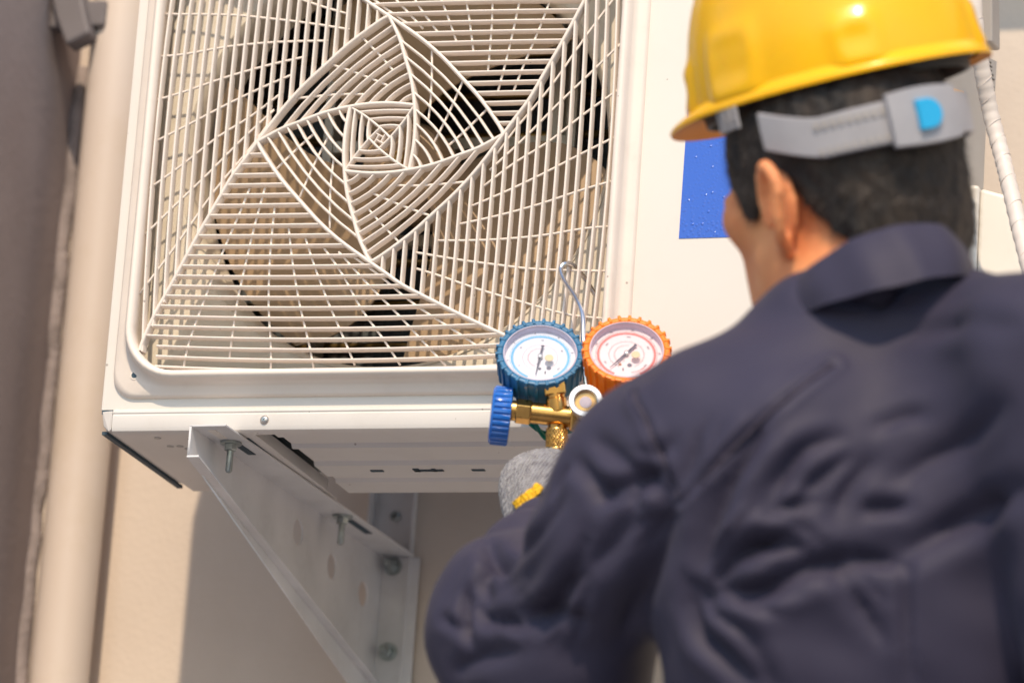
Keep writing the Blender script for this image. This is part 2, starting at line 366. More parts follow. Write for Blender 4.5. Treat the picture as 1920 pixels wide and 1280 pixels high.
# outer skirt with less rounded corners (screw ears)
def loft2(ringsA):
    k = len(ringsA); n = len(ringsA[0]); v = [p for r in ringsA for p in r]
    f = [(i * n + j, i * n + (j + 1) % n, (i + 1) * n + (j + 1) % n, (i + 1) * n + j) for i in range(k - 1) for j in range(n)]
    return v, f
def rr3(h1, h2, r, y): return [(x, y, z) for x, z in rrect(h1, h2, r, 10)]
rings = [rr3(HX + .0104, HZ + .0104, .0545, .004), rr3(HX + .0122, HZ + .0122, .052, .0088), rr3(HX + .0150, HZ + .0145, .047, .0105), rr3(HX + .0205, HZ + .0205, .030, .0122),
         rr3(HX + .0228, HZ + .0228, .024, .014), rr3(HX + .0236, HZ + .0236, .022, YP)]
v, f = loft2(rings)
MB().add(v, f).build('guard_skirt', M_guard, guard, smooth=True, angle=60)
for sx, sz in ((-1, -1), (1, -1), (-1, 1), (1, 1)):
    p = at(253, 704, .012) if (sx, sz) == (-1, -1) else Vector((sx * .2385, .012, sz * .2355))
    MB().lathe([(.0030, .0006), (.0046, .0004), (.0046, -.0003), (.0028, -.0004)], axis_matrix((p.x, .0108, p.z), (0, -1, 0)), 20, cap=False).build('screw_rim', M_guard, guard, smooth=True)
    MB().lathe([(.0, .0008), (.0029, .0007), (.0029, 0)], axis_matrix((p.x, .0108, p.z), (0, -1, 0)), 16).build('guard_screw', M_dark, guard, smooth=True)

# the swirl
ARM = [(-.2270, -.2090), (-.2240, -.1960), (-.2140, -.1700), (-.2030, -.1475), (-.1945, -.1290), (-.1844, -.1070), (-.1742, -.0860), (-.1653, -.0685), (-.1580, -.0540), (-.1476, -.0340),
       (-.1356, -.0165), (-.1245, 0), (-.1030, .0310), (-.0825, .0555), (-.0600, .0775), (-.0375, .0985), (-.0095, .1195), (0, .1245)]
ARC = [(-.1245, 0), (-.1010, .0125), (-.0830, .0190), (-.0627, .0263), (-.0473, .0303), (-.0322, .0330), (-.0135, .0351), (.0085, .0352), (.0322, .0325)]
INN = [(-.0322, .0325), (-.0181, .0242), (-.0011, .0112), (.0107, .0)]
def rot(p, k):
    x, z = p
    for _ in range(k % 4): x, z = z, -x
    return (x, z)
def interp(pts, u, axis=0):
    "value of the other coordinate where coordinate axis equals u"
    for a, b in zip(pts[:-1], pts[1:]):
        lo, hi = min(a[axis], b[axis]), max(a[axis], b[axis])
        if lo <= u <= hi and hi > lo:
            t = (u - a[axis]) / (b[axis] - a[axis]); return a[1 - axis] + t * (b[1 - axis] - a[1 - axis])
    return None
sm2 = lambda P, n=3: [(q.x, q.y) for q in smooth_path([Vector((p[0], p[1], 0)) for p in P], n)]
ARM_S, ARC_S, INN_S = sm2(ARM), sm2(ARC), sm2(INN)
HEAVY = dict(yf=-.0008, yb=.0105, wf=.0034, wb=.0042)
THIN = dict(yf=.0, yb=.0088, wf=.0023, wb=.0029)
def put(name, pts, k, **kw): return MB().rib([rot(p, k) for p in pts], **kw).build(name, M_guard, guard, smooth=True, angle=55)
def clip(pts):
    return [p for p in pts if abs(p[0]) < HX + .003 and abs(p[1]) < HZ + .003]
def wire(pts, k):
    P = [rot(p, k) for p in sm2(pts, 3)]; P = clip(P)
    if len(P) < 2: return
    MB().tube([(x, .0060, z) for x, z in P], .00122, 6).build('cross_wire', M_guard, guard, smooth='all')
WIRES = [[(-.2345, .1832), (-.2, .1790), (-.1530, .1656), (-.1097, .1524), (-.0712, .1387), (-.046, .1306)],
         [(-.2345, .1370), (-.167, .1337), (-.127, .1286), (-.085, .1222), (-.0413, .1139)],
         [(-.2345, .093), (-.2088, .0945), (-.1643, .1008), (-.1125, .1036), (-.0626, .1030)],
         [(-.2345, .048), (-.2052, .0560), (-.1631, .0695), (-.1209, .0802), (-.0836, .0875)],
         [(-.2345, .004), (-.1986, .0218), (-.1623, .0405), (-.1274, .0567), (-.0950, .0700)],
         [(-.2345, -.043), (-.2018, -.0195), (-.1696, .0065), (-.1353, .0280), (-.1047, .0519)],
         [(-.2345, -.090), (-.205, -.060), (-.175, -.030), (-.145, .002), (-.112, .034)],
         [(-.2345, -.150), (-.2, -.100), (-.167, -.048), (-.135, -.007), (-.118, .018)]]
MIDW = [[(806.4, 92.3), (806.4, 137.2), (804.5, 182.1), (799.6, 223.1)], [(864, 149.9), (838.7, 207.5), (809.4, 266)], [(909, 202.6), (868, 242.7), (834.8, 272)]]
MIDW = [[(at(x, y).x, at(x, y).z) for x, y in w_] for w_ in MIDW]
ST = [-.1, -.083, -.065, -.046, -.0285, -.014, .002, .017]
EN = [.1153, .105, .0958, .0861, .0763, .0655, .0552, .0438]
for k in range(4):
    put('guard_arm', clip(ARM_S) if k % 2 == 0 else [p for p in ARM_S if abs(rot(p, k)[0]) < HX + .002 and abs(rot(p, k)[1]) < HZ + .002], k, **HEAVY)
    put('guard_arm', ARC_S, k, **HEAVY); put('guard_arm', INN_S, k, **THIN)
    TOP = [rot(p, 1) for p in ARM_S]
    d = .2305
    while d > .010:
        lo = interp(ARM_S, -d, 0); hi = interp(TOP[:len(TOP) * 2 // 3], -d, 0)
        if lo is None: lo = -.21
        if hi is None: hi = .21
        if hi - lo > .006:
            zs = np.linspace(lo, hi, max(3, int((hi - lo) / .035) + 2))
            P = [(-(d + .001 - .0075 * (abs(z) / .22) ** 2 * d / .23), z) for z in zs]
            P = [p for p in P if abs(rot(p, k)[0]) < HX + .002 and abs(rot(p, k)[1]) < HZ + .002]
            if len(P) > 1: put('guard_bar', P, k, **THIN)
        d -= .01043
    TARC = [rot(p, 1) for p in ARC_S]
    for j, (s_, e_) in enumerate(zip(ST, EN)):
        A = (s_, interp(ARC_S, s_, 0)); xe = interp(TARC, e_, 1)
        B = (xe, e_)
        bl = .0068 * (1 - j / 9)
        P = []
        for t in np.linspace(0, 1, 6):
            q = (A[0] + (B[0] - A[0]) * t, A[1] + (B[1] - A[1]) * t); h = 4 * t * (1 - t) * bl
            P.append((q[0] - h * .7071, q[1] + h * .7071))
        put('guard_bar', P, k, **THIN)
    BG = [rot(p, 1) for p in INN_S]
    for dd in (.0272, .0195, .0118):
        x0 = interp(INN_S, dd, 1); x1 = interp(BG, dd, 1)
        P = [(x0 + (x1 - x0) * t, dd + 4 * t * (1 - t) * .0011) for t in np.linspace(0, 1, 5)]
        put('guard_bar', P, k, **THIN)
    put('guard_bar', [(-.0045, .0055), (.0035, .0012)], k, yf=.001, yb=.007, wf=.0016, wb=.002)
    for w_ in WIRES: wire(w_, k)
    for w_ in MIDW: wire(w_, k)

# shroud: plate with a round opening and a bell mouth
YS, RS = .05, .2187
sh = plate('fan_shroud', rrect(.262, .26, .01), [circ(RS, 64)], .002, M_shroud, ac, Mp(YS + .001))
MB().lathe([(RS + .0005, -.0012), (RS - .004, .003), (RS - .007, .012), (RS - .009, .03), (RS - .009, .06), (RS - .0065, .06), (RS - .0065, .03), (RS - .0045, .012), (RS - .001, .004)], axis_matrix((0, YS, 0), (0, 1, 0)), 72, cap=False).build('bell_mouth', M_shroud, sh, smooth=True)
# inner walls of the fan chamber
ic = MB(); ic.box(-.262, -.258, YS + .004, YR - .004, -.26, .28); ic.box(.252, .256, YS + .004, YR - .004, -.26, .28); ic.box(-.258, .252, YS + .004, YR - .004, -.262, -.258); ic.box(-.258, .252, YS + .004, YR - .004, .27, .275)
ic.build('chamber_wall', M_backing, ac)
# coil: fins at the back, stiffening tubes
YC = .215
cf = MB()
for i in range(250):
    x = -.25 + i * .002
    cf.add([(x, YC + .012, -.25), (x, YC + .0145, -.25), (x, YC + .0145, .26), (x, YC + .012, .26)], [(0, 1, 2, 3)])
coil = cf.build('coil_fins', M_fins, ac, recalc=False); coil['kind'] = 'stuff'
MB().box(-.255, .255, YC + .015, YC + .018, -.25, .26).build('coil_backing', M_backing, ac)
for z in np.linspace(-.23, .25, 12):
    MB().tube([(-.25, YC + .0125, z), (.25, YC + .0125, z)], .0045, 8).build('coil_tube', M_copper, coil, smooth='all')
# motor and its mount
mm = MB(); mm.box(.118, .128, .165, .190, -.25, .26); mm.box(.136, .146, .165, .190, -.25, .26); mm.box(.118, .146, .188, .191, -.25, .26)
mm.box(-.118, -.108, .165, .190, -.25, .26)
for z in (.05, -.05): mm.box(-.118, .136, .17, .182, z - .006, z + .006)
mount = mm.build('motor_mount', M_shroud, ac, bevel=.001)
MB().lathe([(0, -.045), (.036, -.043), (.04, -.038), (.04, .02), (.03, .03), (0, .03)], axis_matrix((0, .155, 0), (0, 1, 0)), 32).build('fan_motor', M_fan, ac, smooth=True)
# fan: hub and three swept blades
fan = MB().lathe([(0, -.032), (.026, -.031), (.040, -.024), (.045, -.012), (.046, .020), (.043, .022)], axis_matrix((0, .098, 0), (0, 1, 0)), 40).build('fan', M_fan, ac, smooth=True)
MB().lathe([(0, -.042), (.006, -.041), (.008, -.034), (.008, -.030)], axis_matrix((0, .098, 0), (0, 1, 0)), 12).build('hub_nut', M_copper, fan, smooth=True)
BLADE0 = 222
for q in range(3):
    a0 = R_(BLADE0 + 120 * q); v = []; nr, na = 10, 12
    for i in range(nr):
        rr_ = .042 + (.205 - .042) * i / (nr - 1); u = i / (nr - 1)
        sweep = R_(-26) * u ** 1.3; span = R_(64) + R_(26) * math.sin(u * 2.4)
        for j in range(na):
            t = j / (na - 1); a = a0 + sweep + span * (t - .5)
            y = .085 + .055 * (t - .35) + .010 * math.sin(t * 3.1) * u
            v.append((rr_ * math.cos(a), y, rr_ * math.sin(a)))
    n0 = len(v); v += [(x, y + .0025, z) for x, y, z in v]
    f = []
    for i in range(nr - 1):
        for j in range(na - 1):
            p = i * na + j; f += [(p, p + 1, p + na + 1, p + na), (n0 + p, n0 + p + na, n0 + p + na + 1, n0 + p + 1)]
    for i in range(nr - 1):
        for j in (0, na - 1): p = i * na + j; f.append((p, p + na, n0 + p + na, n0 + p))
    for j in range(na - 1):
        for i in (0, nr - 1): p = i * na + j; f.append((p, p + 1, n0 + p + 1, n0 + p))
    MB().add(v, f).build('fan_blade', M_fan, fan, smooth=True, angle=50)

# base pan: front lip, corner cut, stepped underside with slots
ZL = -.2868
prof = [(YP - .001, ZB + .0005), (YP - .003, ZB - .001), (YP - .0035, ZB - .0035), (YP - .0025, ZB - .0050), (YP - .0035, ZB - .0065), (YP - .0036, ZL + .006), (YP - .002, ZL + .0018), (YP + .002, ZL),
        (YP + .020, ZL), (YP + .023, ZL + .004), (YP + .058, ZL + .004), (YP + .061, ZL), (YP + .064, ZL), (YP + .067, ZL + .004), (YP + .125, ZL + .004), (YP + .128, ZL), (YP + .168, ZL - .0005), (YP + .172, ZL + .0035), (YP + .19, ZL + .0035), (YP + .193, ZL), (YP + .235, ZL), (YP + .237, ZL + .012), (YP - .0005, ZL + .012), (YP - .0005, ZB + .0005)]
X0u = -.092
base = MB().prism([(X0u, y, z) for y, z in [(YP + .0104, ZL + .0002)] + prof[8:-1] + [(YP + .0104, ZL + .012)]], (XR - .004 - X0u, 0, 0)).build('base_pan', M_base, ac, smooth=True, angle=30)
prof2 = [(YP + .0104, ZL + .0002), (YP + .225, ZL + .0002), (YP + .227, ZL + .012), (YP + .0104, ZL + .012)]
XB = XL + .014
MB().prism([(XB, y, z) for y, z in prof2], (-.112 - XB, 0, 0)).build('base_corner', M_base, ac, smooth=True, angle=30)
MB().box(-.112, X0u, YP + .004, YP + .236, ZL + .03, ZL + .032).build('base_recess', M_dark, ac)  # sheet coloured dark to give the shade inside the gap beside the foot
MB().prism([(XB, y, z) for y, z in prof[:8] + [(YP + .010, ZL), (YP + .010, ZL + .012), prof[-1]]], (XR - .004 - XB, 0, 0)).build('base_lip', M_base, ac, smooth=True, angle=30)
# cut corner piece
cc = MB()
cc.prism([(XL + .001, YP, ZB - .0015), (XB - .0008, YP - .0032, ZB - .0015), (XB - .0008, YP - .0030, ZL + .003), (XL + .010, YP - .001, ZL + .0015), (XL + .003, YP + .002, ZL + .008)], (0, .004, 0))
cc.prism([(XL + .005, YP + .004, ZL + .004), (XB - .0008, YP + .001, ZL + .0012), (XB - .0008, YP + .205, ZL + .0012), (XL + .005, YP + .20, ZL + .004)], (0, 0, .004))
cc.build('corner_piece', M_base, ac, bevel=.0008)
MB().box(XL + .0005, XL + .006, YP + .006, YP + .215, ZL + .0005, ZL + .0036).build('edge_gap_shade', M_dark, ac)  # dark strip standing in for the shaded gap between base and side panel
MB().box(XL + .001, XL + .013, YP + .0, YP + .012, ZB - .004, ZB + .0002).build('corner_gap', M_dark, ac)  # solid dark block painting the shade of the corner cut-out
# pressed marks on the flat left part: arrow and dots
am = MB()
for px, py, r in ((296, 818, .0035), (320, 833, .0035), (338, 833, .0035), (352, 838, .003)):
    p = at(px, py, .03); p = at(px, py + 0, .018 + (py - 809) / 480); am.lathe([(0, -.0004), (r, -.0004), (r, .001)], axis_matrix((p.x, p.y, ZL), (0, 0, 1)), 14)
am.build('pressed_mark', M_side, ac, smooth=True)
for px in (708, 805, 898):
    y0 = YP + .148
    for dx, w_, h_ in ((0, .013, .004),) if px != 805 else ((0, .03, .004), (-.012, .006, .008), (.006, .004, .007)):
        x = at(px, 881, y0).x + dx
        MB().box(x - w_ / 2, x + w_ / 2, y0 - h_, y0 + h_ * .3, ZL - .0012, ZL + .001).build('slot', M_dark, base)
def screw(p, nrm, r, parent, name='screw', m=None):
    Mx = axis_matrix(p, nrm)
    s_ = MB().lathe([(r * .98, -.0004), (r, .0004), (r * .85, .0016), (r * .45, .0026), (0, .0029)], Mx, 20).build(name, m or M_screw, parent, smooth=True, angle=50)
    if s_.parent == ac:
        c = MB(); c.box(-r * .5, r * .5, -r * .1, r * .1, .0022, .0031, Mx); c.box(-r * .1, r * .1, -r * .5, r * .5, .0022, .0031, Mx); c.build('screw_slot', M_zinc, s_)
p = at(496, 787, YP - .0035); screw((p.x, YP - .0035, p.z), (0, -1, 0), .0046, ac)
p = at(1500, 762, YP - .0035); screw((p.x, YP - .0035, p.z), (0, -1, 0), .0046, ac)
# mounting foot under the base, resting on the bracket, with its curved front lip
FX0, FX1, FZ = -.185, -.117, at(357, 796, -.014).z + .0022
fp = smooth_path([(0, YP + .004, ZL + .006), (0, YP + .002, ZL + .001), (0, YP + .006, FZ + .0005), (0, YP + .02, FZ), (0, YP + .10, FZ), (0, YP + .27, FZ)], 5)
ft = MB(); n = len(fp)
v = [(x, p.y, p.z) for p in fp for x in (FX0, FX1)] + [(x, p.y, p.z + .0022) for p in fp for x in (FX0, FX1)]
f = []
for i in range(n - 1):
    f += [(2 * i, 2 * i + 1, 2 * i + 3, 2 * i + 2), (2 * n + 2 * i, 2 * n + 2 * i + 2, 2 * n + 2 * i + 3, 2 * n + 2 * i + 1), (2 * i, 2 * i + 2, 2 * n + 2 * i + 2, 2 * n + 2 * i), (2 * i + 1, 2 * n + 2 * i + 1, 2 * n + 2 * i + 3, 2 * i + 3)]
f += [(0, 2 * n, 2 * n + 1, 1), (2 * n - 2, 2 * n - 1, 4 * n - 1, 4 * n - 2)]
ft.add(v, f).build('mounting_foot', M_base, ac, smooth=True, angle=45)
MB().box(FX0, at(425, 793, -.014).x + .0035, YP + .022, YP + .27, FZ - .0021, FZ - .0001).build('rubber_pad', M_dark, ac)

# blue sticker
q = [at(1299.3, 57.5, YP), at(1520, 52, YP), at(1495, 440, YP), at(1273, 447.5, YP)]
st = MB().prism([(p.x, YP - .0006, p.z) for p in (at(1273, 447.5, YP), at(1470, 442, YP), at(1499, 52, YP), at(1299.3, 57.5, YP))], (0, .0006, 0)).build('blue_sticker', M_sticker, ac)
# side panel details: terminal cover, wiring diagram, warning triangle
def side(px, py): # point of the right side plane
    d = FW + RT * ((px - 960) / FPX) - UP * ((py - 640) / FPX); return CAM + d * ((XR + .0015 - CAM.x) / d.x)
def sidebox(pts, t, name, m, bevel=0):
    P = [side(*p) for p in pts]; return MB().prism([(XR + .0015, p.y, p.z) for p in P], (t, 0, 0)).build(name, m, ac, bevel=bevel)
sidebox([(1838, -30), (1852, -30), (1853, 96), (1838, 80)], .012, 'terminal_cover', M_term, .002)
wl = sidebox([(1846, 104), (1868, 116), (1862, 215), (1843, 196)], .0006, 'wiring_label', M_label)
a_, b2, c_ = side(1848, 112), side(1864, 121), side(1846, 190)
for i in range(11):
    o = a_ + (c_ - a_) * (i / 11); L_ = (b2 - a_) * random.uniform(.55, 1)
    MB().prism([(XR + .0021, o.y, o.z), (XR + .0021, o.y + L_.y, o.z + L_.z), (XR + .0021, o.y + L_.y, o.z + L_.z - .0016), (XR + .0021, o.y, o.z - .0016)], (.0004, 0, 0)).build('print_line', M_black, wl)
wr = sidebox([(1788, 166), (1806, 172), (1803, 262), (1786, 256)], .0008, 'warning_label', M_warn)
A3 = [side(1790, 250), side(1803, 254), side(1798, 205)]
cen = (A3[0] + A3[1] + A3[2]) / 3
tri = MB()
for i in range(3):
    a1, a2 = A3[i], A3[(i + 1) % 3]; i1, i2 = a1 + (cen - a1) * .25, a2 + (cen - a2) * .25
    tri.prism([(XR + .0024, p.y, p.z) for p in (a1, a2, i2, i1)], (.0004, 0, 0))
tri.build('warning_triangle', M_black, wr)
zz = [side(1798.5, 222), side(1796, 234), side(1799, 234), side(1796, 246)]
MB().tube([(XR + .0026, p.y, p.z) for p in zz], .0007, 5).build('lightning_mark', M_black, wr)
# valve cover low on the side panel (service valves behind it)
vc = MB()
P0 = side(1812, 346); P1 = side(1868, 368); zt = P0.z
y0, y1 = P0.y, P0.y + .13
X1, X2 = XR + .002, XR + .088
vc.prism([(X1, y0, zt), (X1, y1, zt), (X1, y1, zt - .36), (X1, y0, zt - .36)], (.012, 0, 0))
vp_ = [(X1 + .012, zt - .002), (X1 + .045, zt - .012), (X2, zt - .075), (X2, zt - .34), (X1 + .012, zt - .36)]
vc.prism([(x, y0 + .004, z) for x, z in vp_], (0, .122, 0))
vcov = vc.build('valve_cover', M_cover, ac, bevel=.004, seg=3)
MB().box(X2 - .001, X2 + .003, y0 + .03, y0 + .1, zt - .3, zt - .13).build('cover_recess', M_cover, vcov, bevel=.002)

# ------------------------------------------------------------------ wrapped hose on the right
hp = [at(1822, -60, .02), at(1830, 60, .03), at(1843, 140, .045), at(1858, 215, .06), at(1878, 290, .06), at(1893, 350, .05), at(1912, 430, .035), at(1934, 520, .02), at(1960, 640, .02), at(1990, 800, .05), at(2000, 1000, .1)]
hpath = smooth_path(hp, 12)
hm = MB(); hm.tube(hpath, [.0078 + .0004 * math.sin(i * 1.9) for i in range(len(hpath))], 18)
hose = hm.build('wrapped_hose', M_tape, smooth='all'); tag(hose, 'pipe bundle wrapped in white tape beside the unit, passing in front of the valve cover', 'hose')
i = 4
while i < len(hpath) - 4:      # edges of the overlapping tape turns
    c = hpath[i]; t = (hpath[i + 2] - hpath[i - 2]).normalized()
    tl = (t + Vector((.35 * random.choice((1, .8)), 0, .3)).cross(t) * .0 + Vector((.5, .1, .35)) * random.uniform(.5, .9)).normalized()
    Mx = axis_matrix(c, tl)
    ring = [Mx @ Vector((.0083 * math.cos(a) * 1.06, .0083 * math.sin(a), 0)) for a in np.linspace(0, 2 * math.pi, 19)]
    ring = [c + t * (p - c).dot(t) + ((p - c) - t * (p - c).dot(t))  .normalized() * .0079 for p in ring]
    MB().tube(ring, .00034, 5, cap=False).build('tape_edge', M_tape, hose, smooth='all')
    i += random.choice((5, 6, 8))

# ------------------------------------------------------------------ wall bracket
br = tag(empty('wall_bracket', (-.170, -.014, -.288)), 'white painted steel triangular bracket bolted under the left end of the unit', 'bracket')
BYF, BYR = -.014, YW - .005
BX0, BX1 = at(355, 800, BYF).x, at(425, 793, BYF).x
BZ = at(357, 796, BYF).z
T = .0022
MB().box(BX0, BX1, BYF, BYR, BZ - T, BZ).build('top_flange', M_galv, br, bevel=.0006)
zf = at(352, 853, BYF).z
# find the lower end so that the diagonal leaves the frame where the photo shows it
zr = at(700, 1275, YW - .02).z
Myz = Matrix(((0, 0, 1, 0), (1, 0, 0, 0), (0, 1, 0, 0), (0, 0, 0, 1)))      # local x -> world y, local y -> world z, local z -> world x
def Mx_(x): m = Myz.copy(); m.translation = Vector((x, 0, 0)); return m
def webpt(px, py):
    d = FW + RT * ((px - 960) / FPX) - UP * ((py - 640) / FPX); p = CAM + d * ((BX0 + T - CAM.x) / d.x); return (p.y, p.z)
holes = [circ(.0135, 24, *webpt(*c)) for c in ((540, 997), (597, 1062), (650, 1112))] + [circ(.003, 12, *webpt(*c)) for c in ((682, 1157), (682, 1238))]
plate('web', [(BYF, BZ - .001), (BYR, BZ - .001), (BYR, zr - .03), (BYR - .014, zr - .03), (BYF, zf)], holes, T, M_galv, br, Mx_(BX0 + T / 2 + .0003))
# diagonal flange
dv = Vector((0, BYR - .014 - BYF, zr - zf)); dn = Vector((0, dv.z, -dv.y)).normalized()
MB().prism([(BX0, BYF, zf), (BX0 + .0125, BYF, zf), (BX0 + .0125, BYF, zf) + 0 * dn if False else Vector((BX0 + .0125, BYF, zf)) + dn * T, Vector((BX0, BYF, zf)) + dn * T], dv).build('diagonal_flange', M_galv, br, bevel=.0004)
MB().box(BX0 + T, BX0 + .044, BYR - T, BYR, zr - .10, BZ - .003).build('wall_flange', M_galv, br, bevel=.0006)
# slots in the top flange and bolts hanging down
def bolt(x, y, zt_, L_, parent, r=.0032, washer=.0105):
    bo = MB().lathe([(r, 0), (r, -L_ + .002), (r * .7, -L_)], Matrix.Translation((x, y, zt_)), 14, rfun=lambda rr, z, a: rr * (1 + .06 * math.sin(z * 6000))).build('bolt', M_zinc, parent, smooth=True)
    MB().lathe([(washer, 0), (washer, -.0022), (r, -.0024)], Matrix.Translation((x, y, zt_)), 24).build('washer', M_zinc, bo, smooth=True)
    MB().lathe([(r * 2.0, -.0022), (r * 2.0, -.0078), (r * 1.7, -.0085)], Matrix.Translation((x, y, zt_)), 6).build('nut', M_zinc, bo, bevel=.0004)
def flpt(px, py):
    d = FW + RT * ((px - 960) / FPX) - UP * ((py - 640) / FPX); return CAM + d * ((BZ - T - CAM.z) / d.z)
for (px, py, L_) in ((430, 829, .030), (620, 967, .030)):
    p = flpt(px, py); bolt(p.x, p.y, BZ - T - .0002, L_, br)
for (pa, pb) in (((396, 806), (424, 822)), ((440, 832), (470, 852)), ((632, 975), (668, 1000))):
    a1, a2 = flpt(*pa), flpt(*pb)
    MB().box(a1.x - .004, a1.x + .004, a1.y, a2.y, BZ - T - .0006, BZ - T + .0004).build('slot', M_dark if pa[0] != 396 else M_panel, br)
for (px, py) in ((697, 1062), (688, 1222)):
    p = at(px, py, BYR - T); c = MB()
    Mx = axis_matrix((p.x + .004, BYR - T, p.z), (0, -1, 0))
    hb = MB().lathe([(.004, 0), (.004, .020), (.003, .022)], Mx, 14).build('anchor_bolt', M_zinc, br, smooth=True)
    MB().lathe([(.0100, 0), (.0100, .002), (.004, .0022)], Mx, 24).build('washer', M_zinc, hb, smooth=True)
    MB().lathe([(.0068, .002), (.0068, .008), (.006, .0085)], Mx, 6).build('nut', M_zinc, hb, bevel=.0004)
br.rotation_euler = (0, 0, R_(-2.2))
# upright rail on the wall
RX0, RX1 = BX0 + .006, at(772, 940, YW - .02).x
rl = tag(empty('wall_rail', (RX0, YW, -.9)), 'pale steel upright channel fixed to the wall behind the bracket', 'rail')
MB().box(RX0, RX1, YW - .0045, YW - .0005, -1.0, .05).build('rail_web', M_galv, rl, bevel=.0006)
MB().box(RX0, RX0 + .002, YW - .02, YW - .0045, BZ + .005, .05).build('rail_flange', M_galv, rl)
MB().box(RX1 - .002, RX1, YW - .012, YW - .0045, -1.0, .05).build('rail_flange', M_galv, rl)
p = at(742, 968, YW - .005)
MB().lathe([(.006, 0), (.006, .003), (.004, .005)], axis_matrix((p.x, YW - .0045, p.z), (0, -1, 0)), 6).build('rail_bolt', M_zinc, rl)
#PART2
# ------------------------------------------------------------------ manifold gauge set hung on the guard
GN = Vector((.227, -.867, .4425)).normalized()          # the faces look up and towards the technician
gs = tag(empty('manifold_gauge_set', (.24, -.06, -.31)), 'brass manifold with blue and orange pressure gauges hooked on the fan guard', 'gauge set')
def gauge(name, c, rub, label, ink, blueface):
    FX = (RT * .9996 + UP * .0).normalized()
    Mg = axis_matrix(c, GN, FX)                            # local z = face normal, x = right, y = up on the dial
    RO, RI, DEP = .0398, .0343, .031
    nrib = 26
    def rf(r, z, a):
        if r < RI + .002: return r
        t = (a * nrib / (2 * math.pi)) % 1.0
        return r + (.0017 if t < .30 else 0.0) if z < .0005 else r
    prof = [(.012, -DEP), (RO * .86, -DEP), (RO * .93, -DEP + .001), (RO * .95, -DEP + .003), (RO * .965, -.016), (RO * .985, -.006), (RO, -.0035), (RO, -.001), (RO - .0008, .0004), (RO - .0022, .0008), (RI + .0012, .0007), (RI, .0), (RI, -.003), (RI, -.012), (.0, -.012)]
    g = MB().lathe(prof, Mg, 26 * 12, rfun=lambda r, z, a: rf(r, z, a)).build(name, rub, gs, smooth=True, angle=32)
    if label: g['label'] = label
    # notch ridges that run over the front edge
    tb = MB()
    for k in range(nrib):
        a = 2 * math.pi * (k + .15) / nrib
        R2 = Mg @ Matrix.Rotation(a, 4, 'Z')
        tb.box(RO - .0045, RO + .0016, -.0014, .0014, -.0034, .0016, R2)
    tb.build('grip_ridges', rub, g, bevel=.0006)
    MB().lathe([(RI - .0001, .0), (RI - .0012, .0004), (RI - .0016, -.001), (RI - .0020, -.0075), (RI - .0024, -.0080)], Mg, 72, cap=False).build('bezel_ring', M_bezel, g, smooth=True, angle=40)
    zf_ = -.0072
    d = MB().lathe([(RI - .0015, zf_ - .001), (RI - .0015, zf_), (0, zf_)], Mg, 64).build('dial', M_dial if blueface else M_dialpink, g)
    def ring(r, w, a0, a1, m, zz, nm='scale_ring', n=60):
        v = []; f = []
        for k in range(n + 1):
            a = R_(a0 + (a1 - a0) * k / n)
            for rr in (r - w / 2, r + w / 2): v.append(Mg @ Vector((rr * math.cos(a), rr * math.sin(a), zf_ + zz)))
        f = [(2 * k, 2 * k + 1, 2 * k + 3, 2 * k + 2) for k in range(n)]
        return MB().add(v, f).build(nm, m, g, recalc=False)
    def ticks(r0, r1, a0, a1, n, m, w=.00022, nm='tick_marks'):
        t = MB()
        for k in range(n + 1):
            a = a0 + (a1 - a0) * k / n
            t.box(r0, r1 + (.0006 if k % 5 == 0 else 0), -w, w, zf_ + .0001, zf_ + .00024, Mg @ Matrix.Rotation(R_(a), 4, 'Z'))
        return t.build(nm, m, g)
    def text(s, x, y, size, m, ang=0):
        cu = bpy.data.curves.new('dial_text', 'FONT'); cu.body = s; cu.size = size; cu.align_x = 'CENTER'; cu.align_y = 'CENTER'
        t = bpy.data.objects.new('dial_text', cu); COL.objects.link(t)
        me = bpy.data.meshes.new_from_object(t.evaluated_get(bpy.context.evaluated_depsgraph_get())); bpy.data.objects.remove(t)
        me.transform(Mg @ Matrix.Translation((x, y, zf_ + .00032)) @ Matrix.Rotation(ang, 4, 'Z')); me.materials.clear(); me.materials.append(m)
        o = bpy.data.objects.new('dial_text', me); COL.objects.link(o); o.parent = g
    A0, A1 = 243, -63
    ring(.0262, .0017, A0, A1, ink, .00012); ring(.0284, .0003, A0, A1, ink, .00012); ring(.0248, .0003, A0, A1, ink, .00012)
    ticks(.0252, .0276, A0, A1, 90, ink)
    ring(.0158, .0002, A0, A1, M_ink_grey if not blueface else M_ink_pink, .0001); ticks(.0158, .0168, A0, A1, 45, M_ink_grey if not blueface else M_ink_pink, .00012)
    ring(.0118, .00025, A0, 80, M_ink_pink, .0001); ticks(.0104, .0118, A0, 80, 30, M_ink_pink, .00012)
    nums = ['0', '5', '10', '15', '20', '25', '30', '35'] if not blueface else ['-1', '0', '2', '4', '6', '8', '10']
    for k, s_ in enumerate(nums):
        a = R_(A0 + (A1 - A0) * (k + .3) / len(nums)); text(s_, .0302 * math.cos(a), .0302 * math.sin(a), .0030, M_ink_grey, a - math.pi / 2)
    nums = ['100', '200', '300', '400', '500'] if not blueface else ['0', '30', '60', '90', '120']
    for k, s_ in enumerate(nums):
        a = R_(A0 + (A1 - A0) * (k + .6) / len(nums)); text(s_, .0216 * math.cos(a), .0216 * math.sin(a), .0026, M_ink_grey, a - math.pi / 2)
    text('\u00b0C', -.003, -.0098 + .002, .0022, M_ink_grey)
    if not blueface:
        for k, s_ in enumerate('R22 R134a R404A'): a = R_(-78 + k * 2.3 + 0); text(s_, .0225 * math.cos(a), .0225 * math.sin(a), .0022, M_ink_red, a + math.pi / 2)
